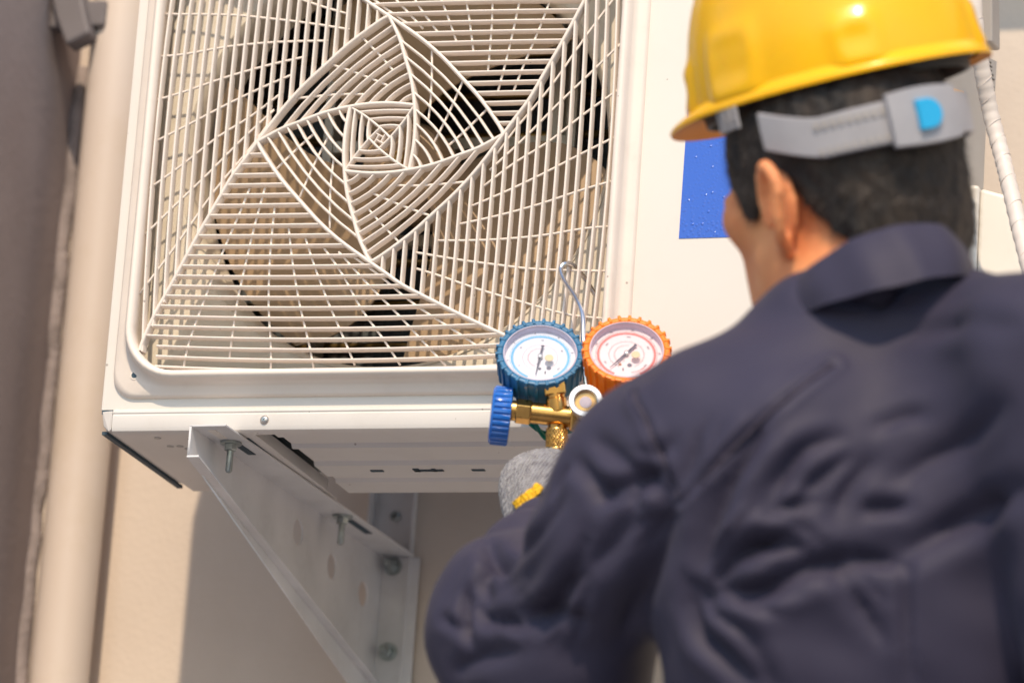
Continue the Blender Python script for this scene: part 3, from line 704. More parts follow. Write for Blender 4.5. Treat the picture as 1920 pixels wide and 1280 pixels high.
    # needle: tail up right, point to the lower stop
    ang = R_(-101) if blueface else R_(-131)
    Mn = Mg @ Matrix.Rotation(ang, 4, 'Z')
    nd = MB(); z0 = zf_ + .0022
    nd.prism([Mn @ Vector(p) for p in ((.0, .0012, z0), (.0, -.0012, z0), (.0235, -.00018, z0), (.0235, .00018, z0))], GN * .0005)
    nd.prism([Mn @ Vector(p) for p in ((.0, .0010, z0), (-.0112, .00085, z0), (-.0130, .0018, z0), (-.0138, 0, z0), (-.0130, -.0018, z0), (-.0112, -.00085, z0), (.0, -.0010, z0))], GN * .0005)
    nd.build('needle', M_needle, g)
    MB().lathe([(.0024, z0 - .002), (.0024, z0 + .0012), (.0017, z0 + .0018), (.0, z0 + .0019)], Mg, 24).build('needle_hub', M_needlehub, g, smooth=True, angle=40)
    px_ = (.0082, -.0050)
    MB().lathe([(.0, zf_ + .0062), (.0040, zf_ + .006), (.0041, zf_ + .0053), (.0, zf_ + .0052)], Mg @ Matrix.Translation((px_[0], px_[1], 0)), 24).build('cream_plug', M_plug, g, smooth=True, angle=40)
    MB().lathe([(.0, zf_ + .0005), (.0013, zf_ + .0005), (.0015, zf_)], Mg @ Matrix.Translation((-.0005 if blueface else -.0062, -.0135 if blueface else -.0120, 0)), 16).build('dial_screw', M_ink_grey if blueface else M_oldbrass, g, smooth=True)
    MB().lathe([(.0, zf_ + .0004), (.0022, zf_ + .0004), (.0022, zf_)], Mg @ Matrix.Translation((.0078 if blueface else .0026, -.0128 if blueface else -.0130, 0)), 16).build('dial_hole', M_ink_grey, g, smooth=True)
    lo = MB(); lo.box(-.0006, .0006, -.0017, .0017, zf_ + .0001, zf_ + .0003, Mg @ Matrix.Translation((.0045, -.0182, 0)) if blueface else Mg @ Matrix.Translation((-.0035, -.0182, 0))); lo.build('dial_mark', M_needle, g)
    MB().lathe([(RI - .0016, -.0012), (RI * .6, -.0004), (0, -.0002)], Mg, 48, cap=False).build('clear_cover', M_glass, g, smooth='all')
    return Mg, g
GYB, GYO = -.072, -.070
cB, cO = at(1013, 661, GYB), at(1175, 655, GYO)
MgB, gB = gauge('blue_gauge', cB, M_blue_rub, 'low pressure gauge in a ribbed blue rubber boot', M_ink_blue, True)
MgO, gO = gauge('orange_gauge', cO, M_orange_rub, 'high pressure gauge in a ribbed orange rubber boot', M_ink_red, False)
# brass manifold block
YM = -.066
m0, m1 = at(985, 778, YM), at(1260, 770, YM)
crossc = at(1045, 779, YM)
ax = (RT * .993 - UP * .115).normalized()
bd = MB(); bd.tube([crossc - ax * .024, crossc + ax * .014], .0098, 28)
body = bd.build('manifold_body', M_brass, gs, smooth=True, angle=40)
b2_ = MB()
Mblk = axis_matrix(crossc + ax * .020, ax, UP)
b2_.box(-.0125, .0125, -.012, .012, -.008, .040, Mblk); b2_.build('manifold_block', M_brass, gs, bevel=.002)
b3_ = MB(); b3_.tube([crossc + ax * .058, crossc + ax * .098], .0098, 28); b3_.build('manifold_body', M_brass, gs, smooth=True, angle=40)
def stem(c, Mg, ccross):
    p1 = ccross + UP * .004
    p0 = ccross + UP * .0205 - RT * .002 + FW * .002
    MB().tube([p0, p0.lerp(p1, .25), p0.lerp(p1, .3), p1], [.0086, .0086, .0096, .0096], 24).build('gauge_stem', M_brass, gs, smooth=True, angle=40)
    MB().box(-.0098, .0098, -.0085, .0085, -.002, .0105, axis_matrix(p0, p0 - p1, RT)).build('stem_collar', M_brass, gs, bevel=.0015)
stem(cB, MgB, crossc)
crossO = crossc + ax * .078
stem(cO, MgO, crossO)
# hex nut, threaded spindle and blue hand wheel
hx = crossc - ax * .024
MB().lathe([(.0105, 0), (.0115, .001), (.0115, .0135), (.0105, .0145)], axis_matrix(hx - ax * .0145 + ax * 0, ax, UP), 6).build('hex_nut', M_brass, gs, bevel=.0008)
MB().lathe([(.0086, 0), (.0095, .002), (.0095, .009)], axis_matrix(hx - ax * .0225, ax), 28).build('packing_collar', M_brass, gs, smooth=True, angle=40)
MB().lathe([(.0055 + (.0004 if i % 2 else 0), -.034 + i * .0009) for i in range(14)], axis_matrix(hx, ax), 20).build('threaded_spindle', M_oldbrass, gs, smooth=True, angle=60)
kc = at(938, 779, YM - .002)
kax = (ax * .9 + Vector((.0, -.0, .0))).normalized()
def krf(r, z, a):
    if r < .0265 or z < -.0065 or z > .0085: return r
    t = (a * 30 / (2 * math.pi)) % 1; return r - (.0016 * math.sin(math.pi * min(1, t / .6)) if t < .6 else 0)
kb = MB().lathe([(0, -.0095), (.020, -.0093), (.0255, -.0085), (.0272, -.0066), (.0275, -.006), (.0275, 0), (.0275, .0075), (.0268, .009), (.024, .0098), (.0, .0098)], axis_matrix(kc, kax), 300, rfun=krf).build('hand_wheel', M_blue_knob, gs, smooth=True, angle=35)
kb['label'] = 'blue fluted hand wheel on the left end of the manifold'
# knurled hose connector hanging below
dn_ = -(UP * .97 + RT * .03 + FW * .05).normalized()
k0 = crossc + dn_ * .008
Mk = axis_matrix(k0, dn_)
MB().lathe([(.0088, 0), (.0088, .004)], Mk, 24).build('outlet_neck', M_brass, gs, smooth=True)
nk, nz_ = 44, 18
v = []
for i in range(nz_ + 1):
    for k in range(nk * 2):
        a = math.pi * k / nk; z = .004 + .017 * i / nz_
        h = .00028 * (math.cos(a * nk / 2 + i * 1.35) * 1 + math.cos(a * nk / 2 - i * 1.35))
        v.append(Mk @ Vector(((.0098 + h) * math.cos(a), (.0098 + h) * math.sin(a), z)))
n2 = nk * 2
f = [(i * n2 + k, i * n2 + (k + 1) % n2, (i + 1) * n2 + (k + 1) % n2, (i + 1) * n2 + k) for i in range(nz_) for k in range(n2)]
MB().add(v, f).build('knurled_sleeve', M_brass, gs, smooth=False)
MB().lathe([(.0088, .003), (.0096, .0042), (.0096, .0205), (.0101, .021), (.0103, .0225), (.0103, .0255), (.0094, .027), (.008, .027), (.0078, .029)], Mk, 36).build('sleeve_ring', M_brass, gs, smooth=True, angle=40)
MB().lathe([(.0072, .027), (.0072, .045), (.006, .046)], Mk, 8).build('hose_ferrule', M_brass, gs, bevel=.0006)
MB().tube(smooth_path([k0 + dn_ * .045, k0 + dn_ * .08, k0 + dn_ * .13 + Vector((.02, -.02, 0)), k0 + dn_ * .25 + Vector((.08, -.05, 0)), k0 + dn_ * .42 + Vector((.12, -.06, 0))], 8), .0055, 12).build('charging_hose', M_blue_rub, gs, smooth='all')
# sight glass
sc = at(1098, 751, YM - .024)
SN = (-FW * .93 + UP * .36).normalized()
Msg = axis_matrix(sc, SN, RT)
MB().lathe([(.0115, -.022), (.0140, -.012), (.0152, -.006), (.0156, 0), (.0150, .0012), (.0112, .0014), (.0102, .0006), (.0102, -.004)], Msg, 48, cap=False).build('sight_glass_ring', M_alu, gs, smooth=True, angle=35)
MB().lathe([(.0103, -.004), (.0095, -.0055), (.0, -.0062)], Msg, 36).build('sight_glass_seat', M_brass, gs, smooth=True)
MB().lathe([(.0062, -.0052), (.0055, -.0035), (.0, -.0033)], Msg, 24).build('sight_indicator', M_bezel, gs, smooth=True)
MB().lathe([(.0103, -.0018), (.006, -.0014), (.0, -.0012)], Msg, 36, cap=False).build('sight_lens', M_glass, gs, smooth='all')
# hanging hook of bent steel wire
hk = smooth_path([at(1100, 724, -.062), at(1096, 690, -.062), at(1094, 640, -.055), at(1092, 590, -.045), at(1078, 556, -.032), at(1058, 526, -.018), at(1051, 505, -.010), at(1060, 494, -.006), at(1074, 497, .006), at(1092, 516, .02), at(1108, 540, .028), at(1121, 560, .032)], 8)
MB().tube(hk, .0024, 12).build('hanging_hook', M_chrome, gs, smooth='all')
# loose cords looped behind the manifold
def cord(name, pts, r, m, label):
    o = MB().tube(smooth_path([at(*p) for p in pts], 8), r, 10).build(name, m, smooth='all'); tag(o, label, 'cord'); return o
cord('green_cord', [(985, 752, -.03), (1000, 757, -.028), (1012, 768, -.03), (1004, 790, -.03), (1012, 808, -.035), (1024, 822, -.04), (1034, 818, -.038), (1048, 812, -.035), (1068, 808, -.03), (1084, 797, -.03), (1110, 790, -.03)], .0021, M_green, 'green cord looped behind the brass manifold')
cord('green_cord', [(990, 790, -.028), (1005, 803, -.03), (1020, 811, -.032), (1040, 812, -.032), (1060, 806, -.03)], .0021, M_green, 'short lower green cord crossing left of the knurled brass connector')
cord('orange_cord', [(1060, 822, -.03), (1075, 830, -.03), (1100, 838, -.035), (1140, 850, -.04)], .0022, M_orange_cord, 'orange cord peeking out right of the knurled brass connector')

# ------------------------------------------------------------------ implicit surfaces for the figure
class Field:
    sc = 1.0
    def __init__(s, lo, hi, h):
        s.lo = np.array(lo, float); s.h = h
        s.n = np.ceil((np.array(hi) - s.lo) / h).astype(int) + 1
        a = [s.lo[i] + np.arange(s.n[i]) * h for i in range(3)]
        s.X, s.Y, s.Z = np.meshgrid(*a, indexing='ij', sparse=True)
        s.V = np.full(s.n, 1e3, np.float32)
    def union(s, d, k=.02):
        d = d.astype(np.float32); hh = np.clip(.5 + .5 * (s.V - d) / k, 0, 1)
        s.V = s.V * (1 - hh) + d * hh - k * hh * (1 - hh)
    def sub(s, d, k=.01):
        d = -d.astype(np.float32); hh = np.clip(.5 - .5 * (s.V - d) / k, 0, 1)
        s.V = s.V * (1 - hh) + d * hh + k * hh * (1 - hh)
    def ell(s, c, r, A=None):
        r = [q * s.sc for q in r]
        px, py, pz = s.X - c[0], s.Y - c[1], s.Z - c[2]
        if A is not None:
            A = np.array(A, float)       # rows: local axes
            px, py, pz = (A[i][0] * px + A[i][1] * py + A[i][2] * pz for i in range(3))
        k0 = np.sqrt((px / r[0]) ** 2 + (py / r[1]) ** 2 + (pz / r[2]) ** 2)
        k1 = np.sqrt((px / r[0] ** 2) ** 2 + (py / r[1] ** 2) ** 2 + (pz / r[2] ** 2) ** 2) + 1e-9
        return k0 * (k0 - 1) / k1
    def cap(s, a, b, ra, rb):
        ra, rb = ra * s.sc, rb * s.sc
        a = np.array(a, float); b = np.array(b, float); d = b - a; L = (d ** 2).sum() + 1e-12
        t = np.clip(((s.X - a[0]) * d[0] + (s.Y - a[1]) * d[1] + (s.Z - a[2]) * d[2]) / L, 0, 1)
        return np.sqrt((s.X - a[0] - t * d[0]) ** 2 + (s.Y - a[1] - t * d[1]) ** 2 + (s.Z - a[2] - t * d[2]) ** 2) - (ra + (rb - ra) * t)
    def half(s, p, n):
        n = np.array(n, float); n /= np.linalg.norm(n)
        return (s.X - p[0]) * n[0] + (s.Y - p[1]) * n[1] + (s.Z - p[2]) * n[2]
    def mesh(s):
        V = s.V; n = np.array(V.shape) - 1
        ins = V < 0
        cnt = np.zeros(n, np.int8)
        for a in (0, 1):
            for b in (0, 1):
                for c in (0, 1): cnt += ins[a:a + n[0], b:b + n[1], c:c + n[2]]
        act = (cnt > 0) & (cnt < 8); idx = np.full(n, -1); ids = np.argwhere(act); idx[act] = np.arange(len(ids))
        acc = np.zeros((len(ids), 3)); w = np.zeros(len(ids))
        for ax in range(3):
            o = [i for i in range(3) if i != ax]
            for a in (0, 1):
                for b in (0, 1):
                    p = ids.copy(); p[:, o[0]] += a; p[:, o[1]] += b; q = p.copy(); q[:, ax] += 1
                    v0 = V[tuple(p.T)]; v1 = V[tuple(q.T)]; m = (v0 < 0) != (v1 < 0)
                    t = v0[m] / (v0[m] - v1[m]); pt = p[m].astype(float); pt[:, ax] += t; acc[m] += pt; w[m] += 1
        pos = s.lo + s.h * acc / w[:, None]
        F = []
        for ax in range(3):
            o = [i for i in range(3) if i != ax]
            a_ = [slice(None)] * 3; b_ = [slice(None)] * 3; a_[ax] = slice(0, -1); b_[ax] = slice(1, None)
            A = ins[tuple(a_)]; B = ins[tuple(b_)]; e = np.argwhere(A != B)
            e = e[(e[:, o[0]] > 0) & (e[:, o[1]] > 0) & (e[:, o[0]] < n[o[0]]) & (e[:, o[1]] < n[o[1]])]
            sgn = A[tuple(e.T)]
            q = []
            for (u, v_) in ((0, 0), (-1, 0), (-1, -1), (0, -1)):
                c = e.copy(); c[:, o[0]] += u; c[:, o[1]] += v_; q.append(idx[tuple(c.T)])
            q = np.stack(q, 1)
            if ax == 1: sgn = ~sgn
            q[~sgn] = q[~sgn][:, ::-1]
            F.append(q)
        F = np.concatenate(F); F = F[(F >= 0).all(1)]
        return pos, F
def npmesh(name, V, F, m, parent=None):
    me = bpy.data.meshes.new(name)
    me.from_pydata(V.tolist(), [], F.tolist()); me.validate(); me.update()
    me.polygons.foreach_set('use_smooth', [True] * len(me.polygons)); me.materials.append(m)
    o = bpy.data.objects.new(name, me); COL.objects.link(o)
    if parent: o.parent = parent; o.matrix_parent_inverse = parent_world(parent).inverted()
    return o
def normals(V, F):
    a = V[F[:, 2]] - V[F[:, 0]]; b = V[F[:, 3]] - V[F[:, 1]]; fn = np.cross(a, b)
    N = np.zeros_like(V)
    for i in range(4): np.add.at(N, F[:, i], fn)
    return N / (np.linalg.norm(N, axis=1)[:, None] + 1e-12)
def relax(V, F, it=2, lam=.5):
    E = np.concatenate([F[:, [0, 1]], F[:, [1, 2]], F[:, [2, 3]], F[:, [3, 0]]])
    for _ in range(it):
        acc = np.zeros_like(V); c = np.zeros(len(V))
        np.add.at(acc, E[:, 0], V[E[:, 1]]); np.add.at(acc, E[:, 1], V[E[:, 0]]); np.add.at(c, E[:, 0], 1); np.add.at(c, E[:, 1], 1)
        V = V + lam * (acc / c[:, None] - V)
    return V
def segdist(V, pts):
    "distance of each vertex to a polyline and the parameter along it (0..1)"
    best = np.full(len(V), 1e9); par = np.zeros(len(V)); P = np.array(pts, float); n = len(P) - 1
    for i in range(n):
        d = P[i + 1] - P[i]; t = np.clip(((V - P[i]) @ d) / ((d ** 2).sum() + 1e-12), 0, 1)
        r = np.linalg.norm(V - P[i] - t[:, None] * d, axis=1); m = r < best
        best[m] = r[m]; par[m] = (i + t[m]) / n
    return best, par

# ------------------------------------------------------------------ the technician
ps_ = tag(empty('person', (.60, -.50, -1.75)), 'worker in navy overalls and grey knitted glove seen from behind, looking down at the gauges', 'person')
HT = R_(12.5)
HUP = (UP * math.cos(HT) - RT * math.sin(HT) + FW * .05).normalized()
FD = (FW * .765 - RT * math.cos(HT) * .644 - UP * math.sin(HT) * .644); FD = (FD - HUP * FD.dot(HUP)).normalized()   # where the face looks
HR = FD.cross(HUP).normalized()
HC = at(1572, 343, -.44)                                 # head centre, at ear level
HA = [tuple(HR), tuple(FD), tuple(HUP)]                  # rows: right, forward, up
HS = 1.08
def H(x, y, z): return HC + (HR * x + FD * y + HUP * z) * HS
NB = at(1640, 560, -.47)                                 # base of the neck
lo, hi = (HC.x - .19, HC.y - .20, HC.z - .25), (HC.x + .19, HC.y + .18, HC.z + .16)
fb = Field(lo, hi, .0034); fb.sc = HS
fb.union(fb.ell(H(0, -.012, .02), (.080, .090, .095), HA), .01)
fb.union(fb.ell(H(0, .035, -.035), (.060, .060, .075), HA), .03)          # face
fb.union(fb.ell(H(0, .050, -.078), (.045, .046, .036), HA), .03)          # jaw and chin
fb.union(fb.cap(H(-.050, .012, -.055), H(-.034, .050, -.088), .020, .018), .025)
fb.union(fb.cap(H(.050, .012, -.055), H(.034, .050, -.088), .020, .018), .025)
fb.union(fb.ell(H(-.048, .052, -.012), (.020, .024, .018), HA), .02)      # cheek bones
fb.union(fb.ell(H(.048, .052, -.012), (.020, .024, .018), HA), .02)
fb.union(fb.cap(H(0, .090, .012), H(0, .103, -.020), .008, .011), .014)   # nose
fb.union(fb.cap(H(-.018, .088, .022), H(.018, .088, .022), .008, .008), .015)   # brow
fb.union(fb.ell(H(0, .094, -.046), (.022, .010, .006), HA), .006)         # lips
fb.union(fb.ell(H(0, .092, -.056), (.019, .010, .006), HA), .006)
for sx in (-1, 1):
    fb.sub(fb.ell(H(sx * .031, .096, .006), (.016, .008, .009), HA), .008)      # eye sockets
    fb.union(fb.ell(H(sx * .031, .083, .005), (.011, .010, .009), HA), .003)
# neck to the collar
fb.union(fb.cap(H(0, -.022, -.040), tuple(NB + Vector((0, 0, -.05))), .052, .062), .03)
fb.union(fb.cap(H(-.03, .0, -.06), tuple(NB + Vector((-.03, .03, -.03))), .045, .055), .03)
# left and right ears
for sx in (-1,):
    ex = lambda y, z, o=0: H(sx * (.082 + o), y - .016, z - .014)
    pts = []
    for k in range(15):
        a = R_(-30 + 255 * k / 14 + 10)
        lob = .78 if math.sin(a) < 0 else 1
        yy, zz = -.006 + .0175 * math.cos(a) * lob, .002 + .031 * math.sin(a)
        yy -= zz * .15
        pts.append((yy, zz, .004 + .016 * max(0, min(1, (.012 - yy) / .03))))
    pts = pts[::1] + [(-.002, -.034, .004), (.006, -.030, .002)]
    for p, q in zip(pts[:-1], pts[1:]): fb.union(fb.cap(ex(p[0], p[1], p[2]), ex(q[0], q[1], q[2]), .0046, .0046), .003)
    fb.union(fb.ell(ex(-.003, -.027, .006), (.004, .008, .009), HA), .005)
    fb.union(fb.ell(ex(-.005, .004, .001), (.005, .016, .028), HA), .006)
    fb.union(fb.cap(ex(.008, -.004, .003), ex(.008, .006, .004), .0045, .004), .004)
    fb.sub(fb.ell(ex(-.001, .002, .011), (.006, .008, .014), HA), .004)
V, F = fb.mesh(); V = relax(V, F, 2, .4)
npmesh('body', V, F, M_skin, ps_)
# hair: cropped cap with a ragged lower edge
fh = Field((HC.x - .16, HC.y - .17, HC.z - .20), (HC.x + .16, HC.y + .17, HC.z + .17), .0034); fh.sc = HS
fh.union(fh.ell(H(0, -.014, .024), (.0845, .096, .102), HA), .01)
fh.union(fh.ell(H(0, -.044, -.045), (.069, .056, .066), HA), .03)
# cut away the face, ears and the lower nape
fh.V = np.maximum(fh.V, fh.half(H(0, .058, .0), FD - HUP * .9).astype(np.float32))
nape = np.minimum(fh.half(H(0, -.046, -.030), FD * 1.25 - HUP), fh.half(H(0, 0, -.012), -HUP))
fh.V = np.maximum(fh.V, nape.astype(np.float32))
fh.V = np.maximum(fh.V, fh.half(H(0, 0, -.115), -HUP).astype(np.float32))
fh.V = np.maximum(fh.V, np.minimum(fh.half(H(0, -.012, 0), FD), fh.half(H(0, 0, -.006), -HUP)).astype(np.float32))
for sx in (-1,): fh.sub(fh.ell(H(sx * .085, -.014, -.024), (.03, .022, .036), HA), .010)
fh.V = (fh.V + .0022 * np.sin(fh.X * 310 + 2 * np.sin(fh.Z * 190)) * np.sin(fh.Y * 280 + fh.Z * 230)).astype(np.float32)
for sx in (-1, 1): fh.union(fh.ell(H(sx * .074, .022, .000), (.006, .011, .018), HA), .008)      # sideburn
V, F = fh.mesh(); N = normals(V, F)
V = relax(V, F, 1, .4)
hairV, hairF = V, F
hair = npmesh('hair', V, F, M_hair, ps_)
# short strands standing on the cap and thinning out down the nape
N = normals(V, F); cen_ = np.array(HC)
sel = rng.choice(len(V), min(len(V), 16000), replace=False); sv = []; sf = []
dwn = -np.array(HUP)
for i in sel:
    p = V[i]; n = N[i]
    d = n * .55 + dwn * .75 + rng.normal(0, .22, 3); d /= np.linalg.norm(d)
    L_ = rng.uniform(.005, .013); s1 = np.cross(d, n); s1 /= np.linalg.norm(s1) + 1e-9
    k = len(sv); sv += [p - s1 * .0003, p + s1 * .0003, p + d * L_]; sf.append((k, k + 1, k + 2))
me = bpy.data.meshes.new('hair_strands'); me.from_pydata([tuple(v) for v in sv], [], sf); me.materials.append(M_hair)
hs = bpy.data.objects.new('hair_strands', me); COL.objects.link(hs); hs.parent = hair; hs['kind'] = 'stuff'

# jacket -----------------------------------------------------------
SL = at(1322, 835, -.52); SRt = at(2010, 720, -.58)
EL = at(985, 1185, -.37); WR = at(1066, 1018, -.15)
C7 = at(1650, 560, -.52)
PEL = C7 + Vector((.03, .06, -.60))
MIDB = C7 + Vector((.01, -.03, -.28))
fj = Field((-.02, -.86, -1.22), (1.02, .0, -.22), .0044)
TA = [(.97, .22, 0), (-.22, .97, 0), (0, 0, 1)]
def tv(x, y, z): return C7 + Vector((TA[0][0] * x + TA[1][0] * y, TA[0][1] * x + TA[1][1] * y, z))
fj.union(fj.ell(tv(.0, .055, -.17), (.185, .120, .165), TA), .02)
fj.union(fj.ell(tv(.012, .085, -.34), (.166, .115, .22), TA), .06)
fj.union(fj.ell(tv(.020, .150, -.55), (.166, .125, .20), TA), .06)
fj.union(fj.cap(tv(-.05, .03, -.045), SL + Vector((.03, .0, .022)), .058, .058), .05)
fj.union(fj.cap(tv(.06, .03, -.03), SRt + Vector((-.03, 0, .03)), .060, .060), .05)
fj.union(fj.ell(tv(0, .03, -.015), (.085, .07, .045), TA), .04)
fj.union(fj.cap(tv(-.07, -.02, -.13), tv(-.08, .02, -.28), .06, .06), .06)
fj.union(fj.cap(tv(.07, -.02, -.13), tv(.08, .02, -.28), .06, .06), .06)
# left sleeve
A1 = at(1163, 1008, -.48); A2 = at(1062, 1240, -.41)
fj.union(fj.cap(SL, A1, .076, .070), .035)
fj.union(fj.ell(at(1192, 852, -.50), (.052, .055, .055)), .03)
fj.union(fj.ell(at(988, 1042, -.28), (.036, .05, .038)), .02)
fj.union(fj.ell(at(940, 1112, -.34), (.044, .05, .045)), .02)
fj.union(fj.cap(A1, A2, .070, .058), .015)
fj.union(fj.cap(A2, at(1085, 1330, -.39), .064, .058), .015)
fj.union(fj.ell(at(955, 1180, -.37), (.068, .072, .080)), .03)
fj.union(fj.cap(EL, WR + Vector((0, -.045, -.01)), .066, .040), .03)
fj.union(fj.cap(WR + Vector((0, -.06, -.015)), WR, .040, .036), .02)
fj.union(fj.cap(A2, EL, .065, .065), .03)
# right sleeve, reaching forward out of frame
fj.union(fj.cap(SRt, SRt + Vector((.05, .02, -.28)), .078, .065), .04)
fj.union(fj.cap(SRt + Vector((.05, .02, -.28)), SRt + Vector((-.10, .24, -.34)), .062, .045), .03)
V, F = fj.mesh(); V = relax(V, F, 3, .5)
#FOLDS
N = normals(V, F)
bvh = BVHTree.FromPolygons([Vector(v) for v in V], [tuple(q) for q in F.tolist()])
def hit(px, py):
    d = (FW + RT * ((px - 960) / FPX) - UP * ((py - 640) / FPX)).normalized()
    h = bvh.ray_cast(CAM, d)
    return np.array(h[0]) if h[0] is not None else None
def stroke(pts, w, dep, ridge=.22, taper=True):
    P = [hit(*p) for p in pts]; P = [p for p in P if p is not None]
    if len(P) < 2: return None
    P = np.array([tuple(q) for q in smooth_path([Vector(p) for p in P], 4)])
    d, t = segdist(V, P)
    tp = np.sin(np.pi * np.clip(t, .02, .98)) ** .5 if taper else 1
    # recess with raised shoulders either side
    return tp * dep * (-.6 * np.exp(-(d / w) ** 2) - .5 * np.exp(-d / (.4 * w)) + ridge * np.exp(-((d - 1.9 * w) / (1.1 * w)) ** 2))
FOLDS = [
 ([(1310, 1085), (1330, 1000), (1365, 900), (1405, 830), (1430, 800)], .013, .016),
 ([(1330, 1095), (1380, 1040), (1440, 1020), (1510, 1025)], .014, .020),
 ([(1300, 1120), (1360, 1110), (1420, 1110), (1500, 1070), (1600, 1050), (1680, 1040)], .014, .015),
 ([(1290, 1110), (1310, 1180), (1360, 1230), (1420, 1290)], .013, .016),
 ([(1290, 1080), (1340, 1150), (1400, 1190), (1460, 1300)], .010, .010),
 ([(1430, 960), (1470, 880), (1520, 835), (1580, 820)], .010, .009),
 ([(1430, 965), (1480, 950), (1510, 960)], .008, .008),
 ([(1500, 930), (1560, 880), (1600, 850)], .009, .006),
 ([(1620, 955), (1660, 950), (1700, 950)], .009, .010),
 ([(1570, 960), (1600, 900), (1640, 860)], .010, .006),
 ([(1640, 800), (1690, 775), (1730, 775)], .010, .006),
 ([(1680, 900), (1740, 860), (1800, 830), (1880, 760)], .013, .007),
 ([(1690, 1040), (1780, 990), (1860, 950), (1925, 910)], .016, .014),
 ([(1700, 1050), (1700, 1150), (1705, 1280)], .007, .006),
 ([(1560, 1060), (1600, 1120), (1660, 1200)], .012, .006),
 ([(1690, 618), (1780, 610), (1900, 612)], .012, .007),
 ([(1640, 575), (1680, 545), (1700, 530)], .008, .009),
 ([(1500, 545), (1600, 560), (1720, 572)], .010, .006),
 ([(1195, 845), (1230, 850), (1262, 830)], .010, .007),
 ([(1110, 820), (1150, 850), (1200, 880), (1250, 885)], .012, .008),
 ([(1080, 860), (1120, 905), (1140, 935)], .010, .008),
 ([(1120, 930), (1160, 915), (1210, 900), (1260, 920)], .012, .010),
 ([(1190, 950), (1200, 905), (1240, 880)], .010, .008),
 ([(1268, 935), (1240, 1000), (1215, 1090), (1170, 1190)], .016, .014),
 ([(1200, 960), (1140, 1030), (1060, 1120), (1000, 1200)], .012, .009),
 ([(1060, 935), (1000, 1010), (950, 1060)], .009, .008),
 ([(1105, 1000), (1065, 1080), (1010, 1150), (930, 1165)], .012, .012),
 ([(915, 1015), (930, 1050), (960, 1075)], .011, .014),
 ([(880, 1110), (900, 1150), (925, 1160), (960, 1150)], .009, .010),
 ([(930, 1060), (905, 1090), (920, 1130)], .012, .012),
 ([(872, 1100), (868, 1150), (876, 1205)], .008, .013),
 ([(820, 1155), (845, 1170), (865, 1185)], .007, .006),
 ([(970, 1160), (1040, 1150), (1100, 1160)], .012, .008),
 ([(850, 1260), (900, 1230), (980, 1215)], .012, .008),
 ([(985, 960), (1010, 940), (1035, 890)], .008, .005),
 ([(1040, 930), (1055, 900), (1070, 870)], .008, .006),
]
FINE = []
for (cx, cy, a0, a1, n, l0, l1) in ((1292, 1095, -80, 20, 9, 60, 260), (1280, 935, 120, 200, 8, 30, 120), (1275, 930, -75, -20, 5, 40, 150), (920, 1130, -60, 60, 8, 30, 110), (1420, 960, -60, 20, 6, 30, 150), (1120, 1060, 100, 150, 6, 60, 170), (1560, 1020, 10, 70, 6, 60, 200)):
    for k in range(n):
        a = R_(a0 + (a1 - a0) * (k + random.uniform(.1, .9)) / n); L0 = l0 * random.uniform(.5, 1.3); L1 = l1 * random.uniform(.6, 1.1); bend = random.uniform(-.25, .25)
        FINE.append(([(cx + math.cos(a + bend * t) * (L0 + (L1 - L0) * t), cy + math.sin(a + bend * t) * (L0 + (L1 - L0) * t)) for t in (0, .5, 1)], random.uniform(.004, .0065), random.uniform(.002, .0042)))
FOLDS += FINE
D = np.zeros(len(V))
for pts, w_, dep in FOLDS:
    s_ = stroke(pts, w_ * .72, dep * 1.0)
    if s_ is not None: D += s_
# seams: shallow double grooves
for pts in ([(1185, 735), (1215, 800), (1245, 865), (1275, 940)], [(1562, 683), (1490, 735), (1430, 785), (1370, 845), (1320, 905), (1285, 940)]):
    s_ = stroke(pts, .0035, .0035, .6, False)
    if s_ is not None: D += s_
# low frequency unevenness
fr = [(rng.normal(0, 1, 3) * 22, rng.uniform(0, 6.28), .0006) for _ in range(14)] + [(rng.normal(0, 1, 3) * 45, rng.uniform(0, 6.28), .0003) for _ in range(20)]
for k_, ph, a_ in fr: D += a_ * np.sin(V @ k_ + ph)
V = V + N * D[:, None] * 1.05; V = relax(V, F, 1, .15)
# open the neck
jac = npmesh('jacket', V, F, M_jacket, ps_)
bvh = BVHTree.FromPolygons([Vector(v) for v in V], [tuple(q) for q in F.tolist()])
N = normals(V, F)
def seam(pts, r=.0016, off=.0008):
    P = [hit(*p) for p in pts]; P = [p for p in P if p is not None]
    if len(P) < 2: return
    P = smooth_path([Vector(p) for p in P], 6); out = []
    for p in P:
        q, n_, _, _ = bvh.find_nearest(p); out.append(q + n_ * off if n_ is not None else q)
    MB().tube(out, r, 8).build('seam', M_seam, jac, smooth='all')
seam([(1188, 735), (1203, 770), (1218, 805), (1233, 838), (1248, 870), (1262, 903), (1275, 935)])
seam([(1562, 683), (1525, 708), (1490, 735), (1460, 758), (1430, 785), (1400, 814), (1370, 845), (1343, 876), (1320, 905)])
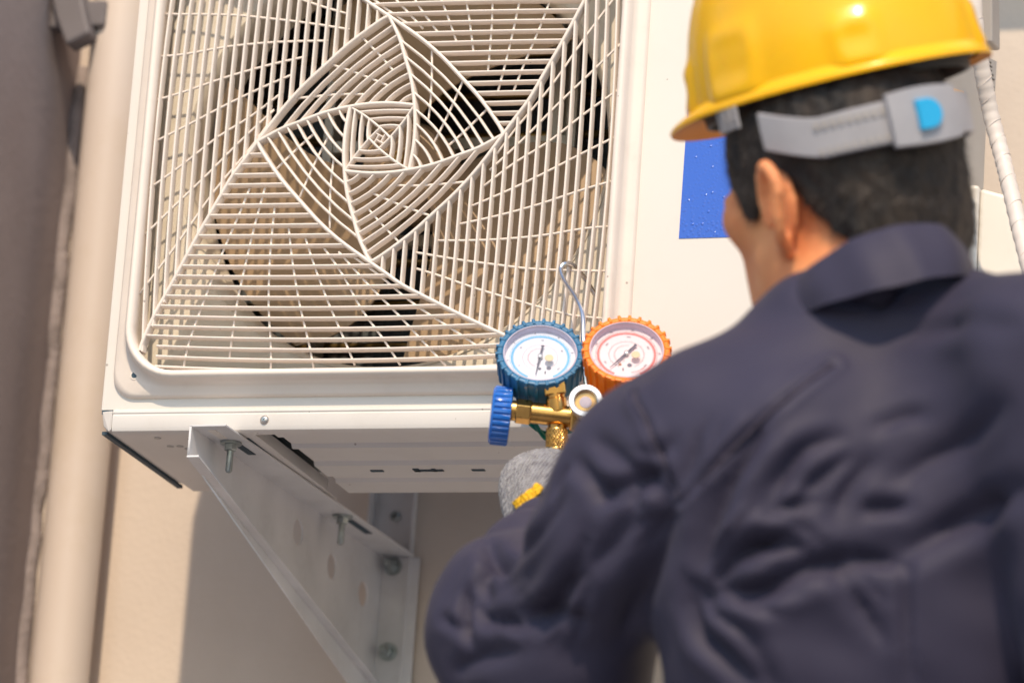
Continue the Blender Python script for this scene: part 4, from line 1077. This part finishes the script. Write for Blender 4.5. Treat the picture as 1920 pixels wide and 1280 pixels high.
# collar: folded band round the neck
top = [(1441, 574, -.50), (1465, 545, -.53), (1500, 512, -.555), (1545, 478, -.575), (1600, 445, -.585), (1660, 425, -.585), (1720, 416, -.57), (1775, 424, -.545), (1812, 470, -.50), (1800, 520, -.43), (1730, 560, -.38), (1640, 590, -.36), (1550, 600, -.37), (1480, 592, -.41)]
bot = [(1436, 596, -.50), (1458, 600, -.53), (1495, 590, -.56), (1545, 572, -.585), (1610, 552, -.60), (1680, 536, -.60), (1740, 522, -.59), (1795, 516, -.565), (1826, 530, -.51), (1815, 580, -.43), (1740, 620, -.37), (1640, 650, -.35), (1540, 655, -.36), (1470, 640, -.42)]
T_ = smooth_path([at(*p) for p in top + top[:1]], 5)[:-1]; B_ = smooth_path([at(*p) for p in bot + bot[:1]], 5)[:-1]
cc_ = sum(T_, Vector()) / len(T_); nC = len(T_); rings = []
rows = 7
for i in range(rows + 1):
    t = i / rows
    rings.append([B_[k].lerp(T_[k], t) + (T_[k] - cc_).normalized() * (.0035 * math.sin(math.pi * t) + .0012 * math.sin(k * .9 + t * 3)) for k in range(nC)])
for i in range(rows + 1):
    t = 1 - i / rows
    rings.append([B_[k].lerp(T_[k], t) - (T_[k] - cc_).normalized() * (.004 + .004 * (1 - t)) + Vector((0, 0, .0005)) for k in range(nC)])
v, f = loft2(rings)
cl = MB().add([tuple(p) for p in v], f).build('collar', M_jacket, jac, smooth='all')
ss = cl.modifiers.new('subd', 'SUBSURF'); ss.levels = 1; ss.render_levels = 1

# trousers and boots below the frame
ft_ = Field((.25, -.85, -1.76), (1.0, -.25, -.95), .012)
hipL, hipR = PEL + Vector((-.09, .05, -.05)), PEL + Vector((.09, .07, -.05))
for h_, sx in ((hipL, -1), (hipR, 1)):
    kn = h_ + Vector((sx * .03, .05, -.36)); an = Vector((kn.x + sx * .02, kn.y - .03, -1.66))
    ft_.union(ft_.cap(h_, kn, .095, .068), .04); ft_.union(ft_.cap(kn, an, .066, .052), .03)
ft_.union(ft_.ell(PEL + Vector((0, .05, 0)), (.165, .12, .12)), .04)
V2, F2 = ft_.mesh(); npmesh('trousers', relax(V2, F2, 2), F2, M_trouser, ps_)
for h_, sx in ((hipL, -1), (hipR, 1)):
    an = Vector((h_.x + sx * .05, h_.y + .02, -1.67))
    fo = Field((an.x - .08, an.y - .12, -1.752), (an.x + .08, an.y + .24, -1.58), .008)
    fo.union(fo.cap(an, an + Vector((0, 0, .06)), .05, .05), .02); fo.union(fo.cap(an + Vector((0, -.02, -.035)), an + Vector((-.01, .15, -.045)), .045, .036), .03)
    fo.V = np.maximum(fo.V, fo.half((0, 0, -1.748), (0, 0, -1)).astype(np.float32))
    V2, F2 = fo.mesh(); npmesh('boot', V2, F2, M_boot, ps_)

# gloved left hand gripping the hose under the manifold
hb = k0 + dn_ * .060
fg = Field((hb.x - .10, hb.y - .11, hb.z - .13), (hb.x + .10, hb.y + .08, hb.z + .08), .0016)
PC = at(1026, 925, -.105)                                  # centre of the back of the hand
fa = (WR - PC).normalized()                                # towards the forearm
fg.union(fg.cap(WR + Vector((0, -.01, 0)), PC, .031, .033), .02)
kn1 = at(994, 898, -.090); kn2 = at(1054, 893, -.080)
fg.union(fg.cap(kn1, kn2, .019, .019), .025)
fg.union(fg.ell(PC, (.032, .027, .034)), .02)
fg.union(fg.cap(at(980, 975, -.115), at(979, 905, -.10), .012, .0125), .02)
ax_h = dn_
for i in range(4):                                         # four curled fingers around the hose
    u = i / 3; c0 = kn2.lerp(kn1, u) if False else kn2 + (kn1 - kn2) * (u * .95)
    ln = (1.0, 1.1, 1.02, .82)[i]
    # finger wraps: forward to the unit, round the hose, back to the palm
    hx_ = hb + ax_h * (-.008 + .017 * i)
    k1 = c0 + Vector((-.004, .006, -.002 - .010 * i)); p1 = k1 + Vector((.006, .030 * ln, -.004)); p2 = p1 + Vector((.022 * ln, .008, -.004)); p3 = p2 + Vector((.012, -.018 * ln, -.002))
    for a_, b_, ra, rb in ((k1, p1, .0105, .0098), (p1, p2, .0098, .0092), (p2, p3, .0092, .0082)): fg.union(fg.cap(a_, b_, ra, rb), .0035)
th0 = at(1050, 920, -.11); th1 = th0 + Vector((.030, .010, .016)); th2 = th1 + Vector((.004, .026, .018))
fg.union(fg.cap(th0, th1, .015, .0125), .012); fg.union(fg.cap(th1, th2, .0122, .0105), .004)
V2, F2 = fg.mesh(); N2 = normals(V2, F2)
cc1 = (V2[:, 0] * 1.0 + V2[:, 2] * .22) * 2 * np.pi / .0044
rib_ = np.abs(np.sin(cc1 / 2)) * .0015 + np.sin(cc1 * .0 + (V2[:, 2] - .3 * V2[:, 0]) * 2 * np.pi / .0036 + np.sign(np.sin(cc1)) * 1.2) * .00035 + rng.normal(0, .00022, len(V2))
V2 = V2 + N2 * rib_[:, None]
glove = npmesh('glove', V2, F2, M_knit, ps_)
glove['label'] = 'grey knitted work glove with yellow trim at the cuff'
# fuzz on the knit
sel = rng.choice(len(V2), 5000); sv = []; sf = []
for i in sel:
    p = V2[i]; d = N2[i] + rng.normal(0, .6, 3); d /= np.linalg.norm(d); s1 = np.cross(d, (0.3, .2, .9)); s1 /= np.linalg.norm(s1) + 1e-9
    k = len(sv); L_ = rng.uniform(.001, .0028); sv += [p - s1 * .00012, p + s1 * .00012, p + d * L_]; sf.append((k, k + 1, k + 2))
me = bpy.data.meshes.new('knit_fuzz'); me.from_pydata([tuple(v) for v in sv], [], sf); me.materials.append(M_knit)
o = bpy.data.objects.new('knit_fuzz', me); COL.objects.link(o); o.parent = glove; o['kind'] = 'stuff'
# yellow cuff trim: a band around the wrist, ragged stitches
bg_ = BVHTree.FromPolygons([Vector(v) for v in V2], [tuple(q) for q in F2.tolist()])
trim = MB(); grid_ = {}
for row in range(7):
    pr = None
    for k in range(12):
        u = k / 11; px, py = 966 + 44 * u + row * 2.6 - 3 * math.sin(k * 2), 945 - 36 * u + row * 3.2 + 1.5 * math.sin(k * 3 + row)
        d = (FW + RT * ((px - 960) / FPX) - UP * ((py - 640) / FPX)).normalized(); h = bg_.ray_cast(CAM, d)
        if h[0] is None: pr = None; continue
        q = h[0] + h[1] * .0012
        if pr is not None and (q - pr).length < .012: trim.tube([pr, (pr + q) / 2 + h[1] * .0010, q], .0016, 6)
        pr = q; grid_[row, k] = q
for (row, k), q in grid_.items():
    if (row + 1, k) in grid_ and (grid_[row + 1, k] - q).length < .012: trim.tube([q, grid_[row + 1, k]], .0013, 5)
ks = sorted(grid_)
for a_ in ks:
    for b_ in ks:
        if 0 < b_[1] - a_[1] <= 2 and abs(b_[0] - a_[0]) <= 1 and (grid_[b_] - grid_[a_]).length < .02: trim.tube([grid_[a_], grid_[b_]], .0011, 5)
o = trim.build('cuff_trim', M_yellow_trim, glove, smooth='all'); o['label'] = 'yellow stitched trim of the glove cuff'; o['kind'] = 'stuff'

# ------------------------------------------------------------------ hard hat
hh = tag(empty('hard_hat', tuple(H(0, 0, .05))), 'bright yellow hard hat worn by the worker, with grey ratchet headband', 'hard hat')
pit = R_(0)
HF = (FD * math.cos(pit) - HUP * math.sin(pit)).normalized(); HU2 = HR.cross(HF).normalized()
# fit: brim centre
BC = at(1566, 159, -.44)
def K(x, y, z): return BC + HR * x + HF * y + HU2 * z
RX, RYF, RYB, RZ = .115, .128, .134, .158
def shell_pt(a, u, grow=0):
    "a: azimuth, u: 0 brim .. 1 crown"
    ry = RYF if math.sin(a) > 0 else RYB
    r = math.cos(u * math.pi / 2) ** .80 if u < 1 else 0
    z = math.sin(u * math.pi / 2) ** 1.05 * RZ
    return ((RX + grow) * r * math.cos(a), (ry + grow) * r * math.sin(a), z + grow * u)
NA, NU = 96, 26
def bump_(a, u):
    "raised accessory slots low on the sides and a crown ridge"
    g = 0
    for c in (R_(180), R_(0), R_(232), R_(308), R_(140), R_(40)):
        da = (a - c + math.pi) % (2 * math.pi) - math.pi
        w_ = .23 if c in (R_(180), R_(0)) else .17
        top_ = .27 if c in (R_(180), R_(0)) else .20
        if abs(da) < w_ and u < top_:
            e = min(1, (w_ - abs(da)) / .04) * min(1, (top_ - u) / .04); g = max(g, .0055 * e)
            if abs(da) < w_ * .62 and .05 < u < top_ - .06: g = min(g, .0022)
    return g
v = []
for i in range(NU):
    u = i / (NU - 1) * .995
    for k in range(NA):
        a = 2 * math.pi * k / NA; x, y, z = shell_pt(a, u, bump_(a, u))
        rid = .004 * math.exp(-(x / .012) ** 2) * min(1, u * 2) + .003 * (math.exp(-((x - .035) / .008) ** 2) + math.exp(-((x + .035) / .008) ** 2)) * min(1, max(0, u - .35) * 3)
        v.append(K(x, y, z + rid))
f = [(i * NA + k, i * NA + (k + 1) % NA, (i + 1) * NA + (k + 1) % NA, (i + 1) * NA + k) for i in range(NU - 1) for k in range(NA)]
f.append(tuple((NU - 1) * NA + k for k in range(NA)))
sh_ = MB().add([tuple(p) for p in v], f).build('shell', M_helmet, hh, smooth='all')
so = sh_.modifiers.new('solid', 'SOLIDIFY'); so.thickness = .003; so.offset = -1
ss = sh_.modifiers.new('subd', 'SUBSURF'); ss.levels = 1; ss.render_levels = 1
# brim: a narrow gutter all round, widening into the peak in front
v = []; rr = []
for k in range(NA):
    a = 2 * math.pi * k / NA; s_ = max(0, math.sin(a)); pk = s_ ** 3 * .030 + (.008 + .002 * s_)
    ry = RYF if math.sin(a) > 0 else RYB
    c_, q = math.cos(a), math.sin(a)
    rr.append((c_, q, ry, pk))
def bl(f_out, dz, dpk=0):
    out = []
    for c_, q, ry, pk in rr:
        g = pk * f_out
        out.append(K((RX + g * .9) * c_, (ry + g) * q, dz - max(0, q) ** 3 * .005 * f_out))
    return out
rings = [bl(-.05, .006), bl(.15, .004), bl(.55, .001), bl(.9, -.0015), bl(1.0, -.004), bl(.95, -.0065), bl(.8, -.006), bl(.4, -.003), bl(-.2, -.002)]
vv, f = loft2(rings[:6]); MB().add([tuple(p) for p in vv], f).build('brim', M_helmet, hh, smooth='all', recalc=False).modifiers.new('subd', 'SUBSURF').render_levels = 1
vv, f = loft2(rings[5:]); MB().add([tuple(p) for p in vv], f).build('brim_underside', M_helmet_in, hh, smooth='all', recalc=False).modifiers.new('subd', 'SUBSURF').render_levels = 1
# headband: grey plastic strap round the back, rising into the shell at the sides
def KB(dr, a, zz): return H((.0870 + dr) * math.cos(a), (.1010 + dr) * math.sin(a) - .014, .065 + zz / 1.1)
def strap(name, a0, a1, prof, m, r_out, n=40, parent=hh, thick=.0028):
    vo, fo_ = [], []
    for k in range(n + 1):
        t = k / n; a = R_(a0 + (a1 - a0) * t); zc, hw = prof(t)
        for (dr, zz) in ((0, zc - hw), (thick, zc - hw + .001), (thick * 1.2, zc), (thick, zc + hw - .001), (0, zc + hw)):
            vo.append(KB(r_out + dr, a, zz))
    for k in range(n):
        for j in range(4): fo_.append((k * 5 + j, k * 5 + j + 1, (k + 1) * 5 + j + 1, (k + 1) * 5 + j))
        fo_.append((k * 5 + 4, k * 5, (k + 1) * 5, (k + 1) * 5 + 4))
    fo_ += [(0, 1, 2, 3, 4), tuple(n * 5 + j for j in (4, 3, 2, 1, 0))]
    return MB().add([tuple(p) for p in vo], fo_).build(name, m, parent, smooth=True, angle=50)
def pband(t):
    u = abs(t - .5) * 2
    return (-.040 + .075 * max(0, u - .70) ** 1.2 * 1.0, .0190 - .003 * u)
band = strap('headband', 186, 362, pband, M_strap, .003)
th = MB()
for k in range(11):
    a = R_(212 + k * 3.6); th.box(-.0016, .0016, -.003, .003, -.0008, .0012, axis_matrix(KB(.0070, a, -.030), HR * math.cos(a) + HF * math.sin(a), HU2.cross(HR * math.cos(a) + HF * math.sin(a))))
    th.box(-.0013, .0013, -.0025, .0025, -.0008, .0012, axis_matrix(KB(.0064, a, -.052), HR * math.cos(a) + HF * math.sin(a), HU2.cross(HR * math.cos(a) + HF * math.sin(a))))
th.build('strap_teeth', M_term, band)
buckle = strap('ratchet_housing', 243, 279, lambda t: (-.040, .0225 + .002 * math.sin(math.pi * t)), M_strap, .0062, n=20, thick=.006)
ab = R_(260); nb = (HR * math.cos(ab) + HF * math.sin(ab)).normalized()
Mb = axis_matrix(KB(.0125, ab, -.040), nb, HU2.cross(nb))
Dp = [(-.0105, -.0125), (0, -.0125)] + [(.0125 * math.sin(R_(t)), -.0125 * math.cos(R_(t))) for t in range(15, 166, 15)] + [(0, .0125), (-.0105, .0125)]
MB().prism([(x, y, -.002) for x, y in Dp], (0, 0, .0065), Mb).build('ratchet_button', M_button, buckle, bevel=.001)
# slot clips on the dark hair beside the temple
cp_ = MB()
for k in range(4):
    a = R_(172 - k * 4.5); n_ = HR * math.cos(a) + HF * math.sin(a)
    cp_.box(-.0014, .0014, -.009, .009, -.001, .002, axis_matrix(KB(.003, a, -.004), n_, HU2.cross(n_)))
cp_.build('suspension_clip', M_strap, hh)
# dark sweatband inside the rim
v, f = loft2([[K((RX - d_) * math.cos(2 * math.pi * k / 64), (RYF - d_) * math.sin(2 * math.pi * k / 64), z_) for k in range(64)] for d_, z_ in ((.007, .010), (.009, -.012), (.012, -.012), (.012, .010))])
MB().add([tuple(p) for p in v], f).build('sweatband', M_black, hh, smooth=True)
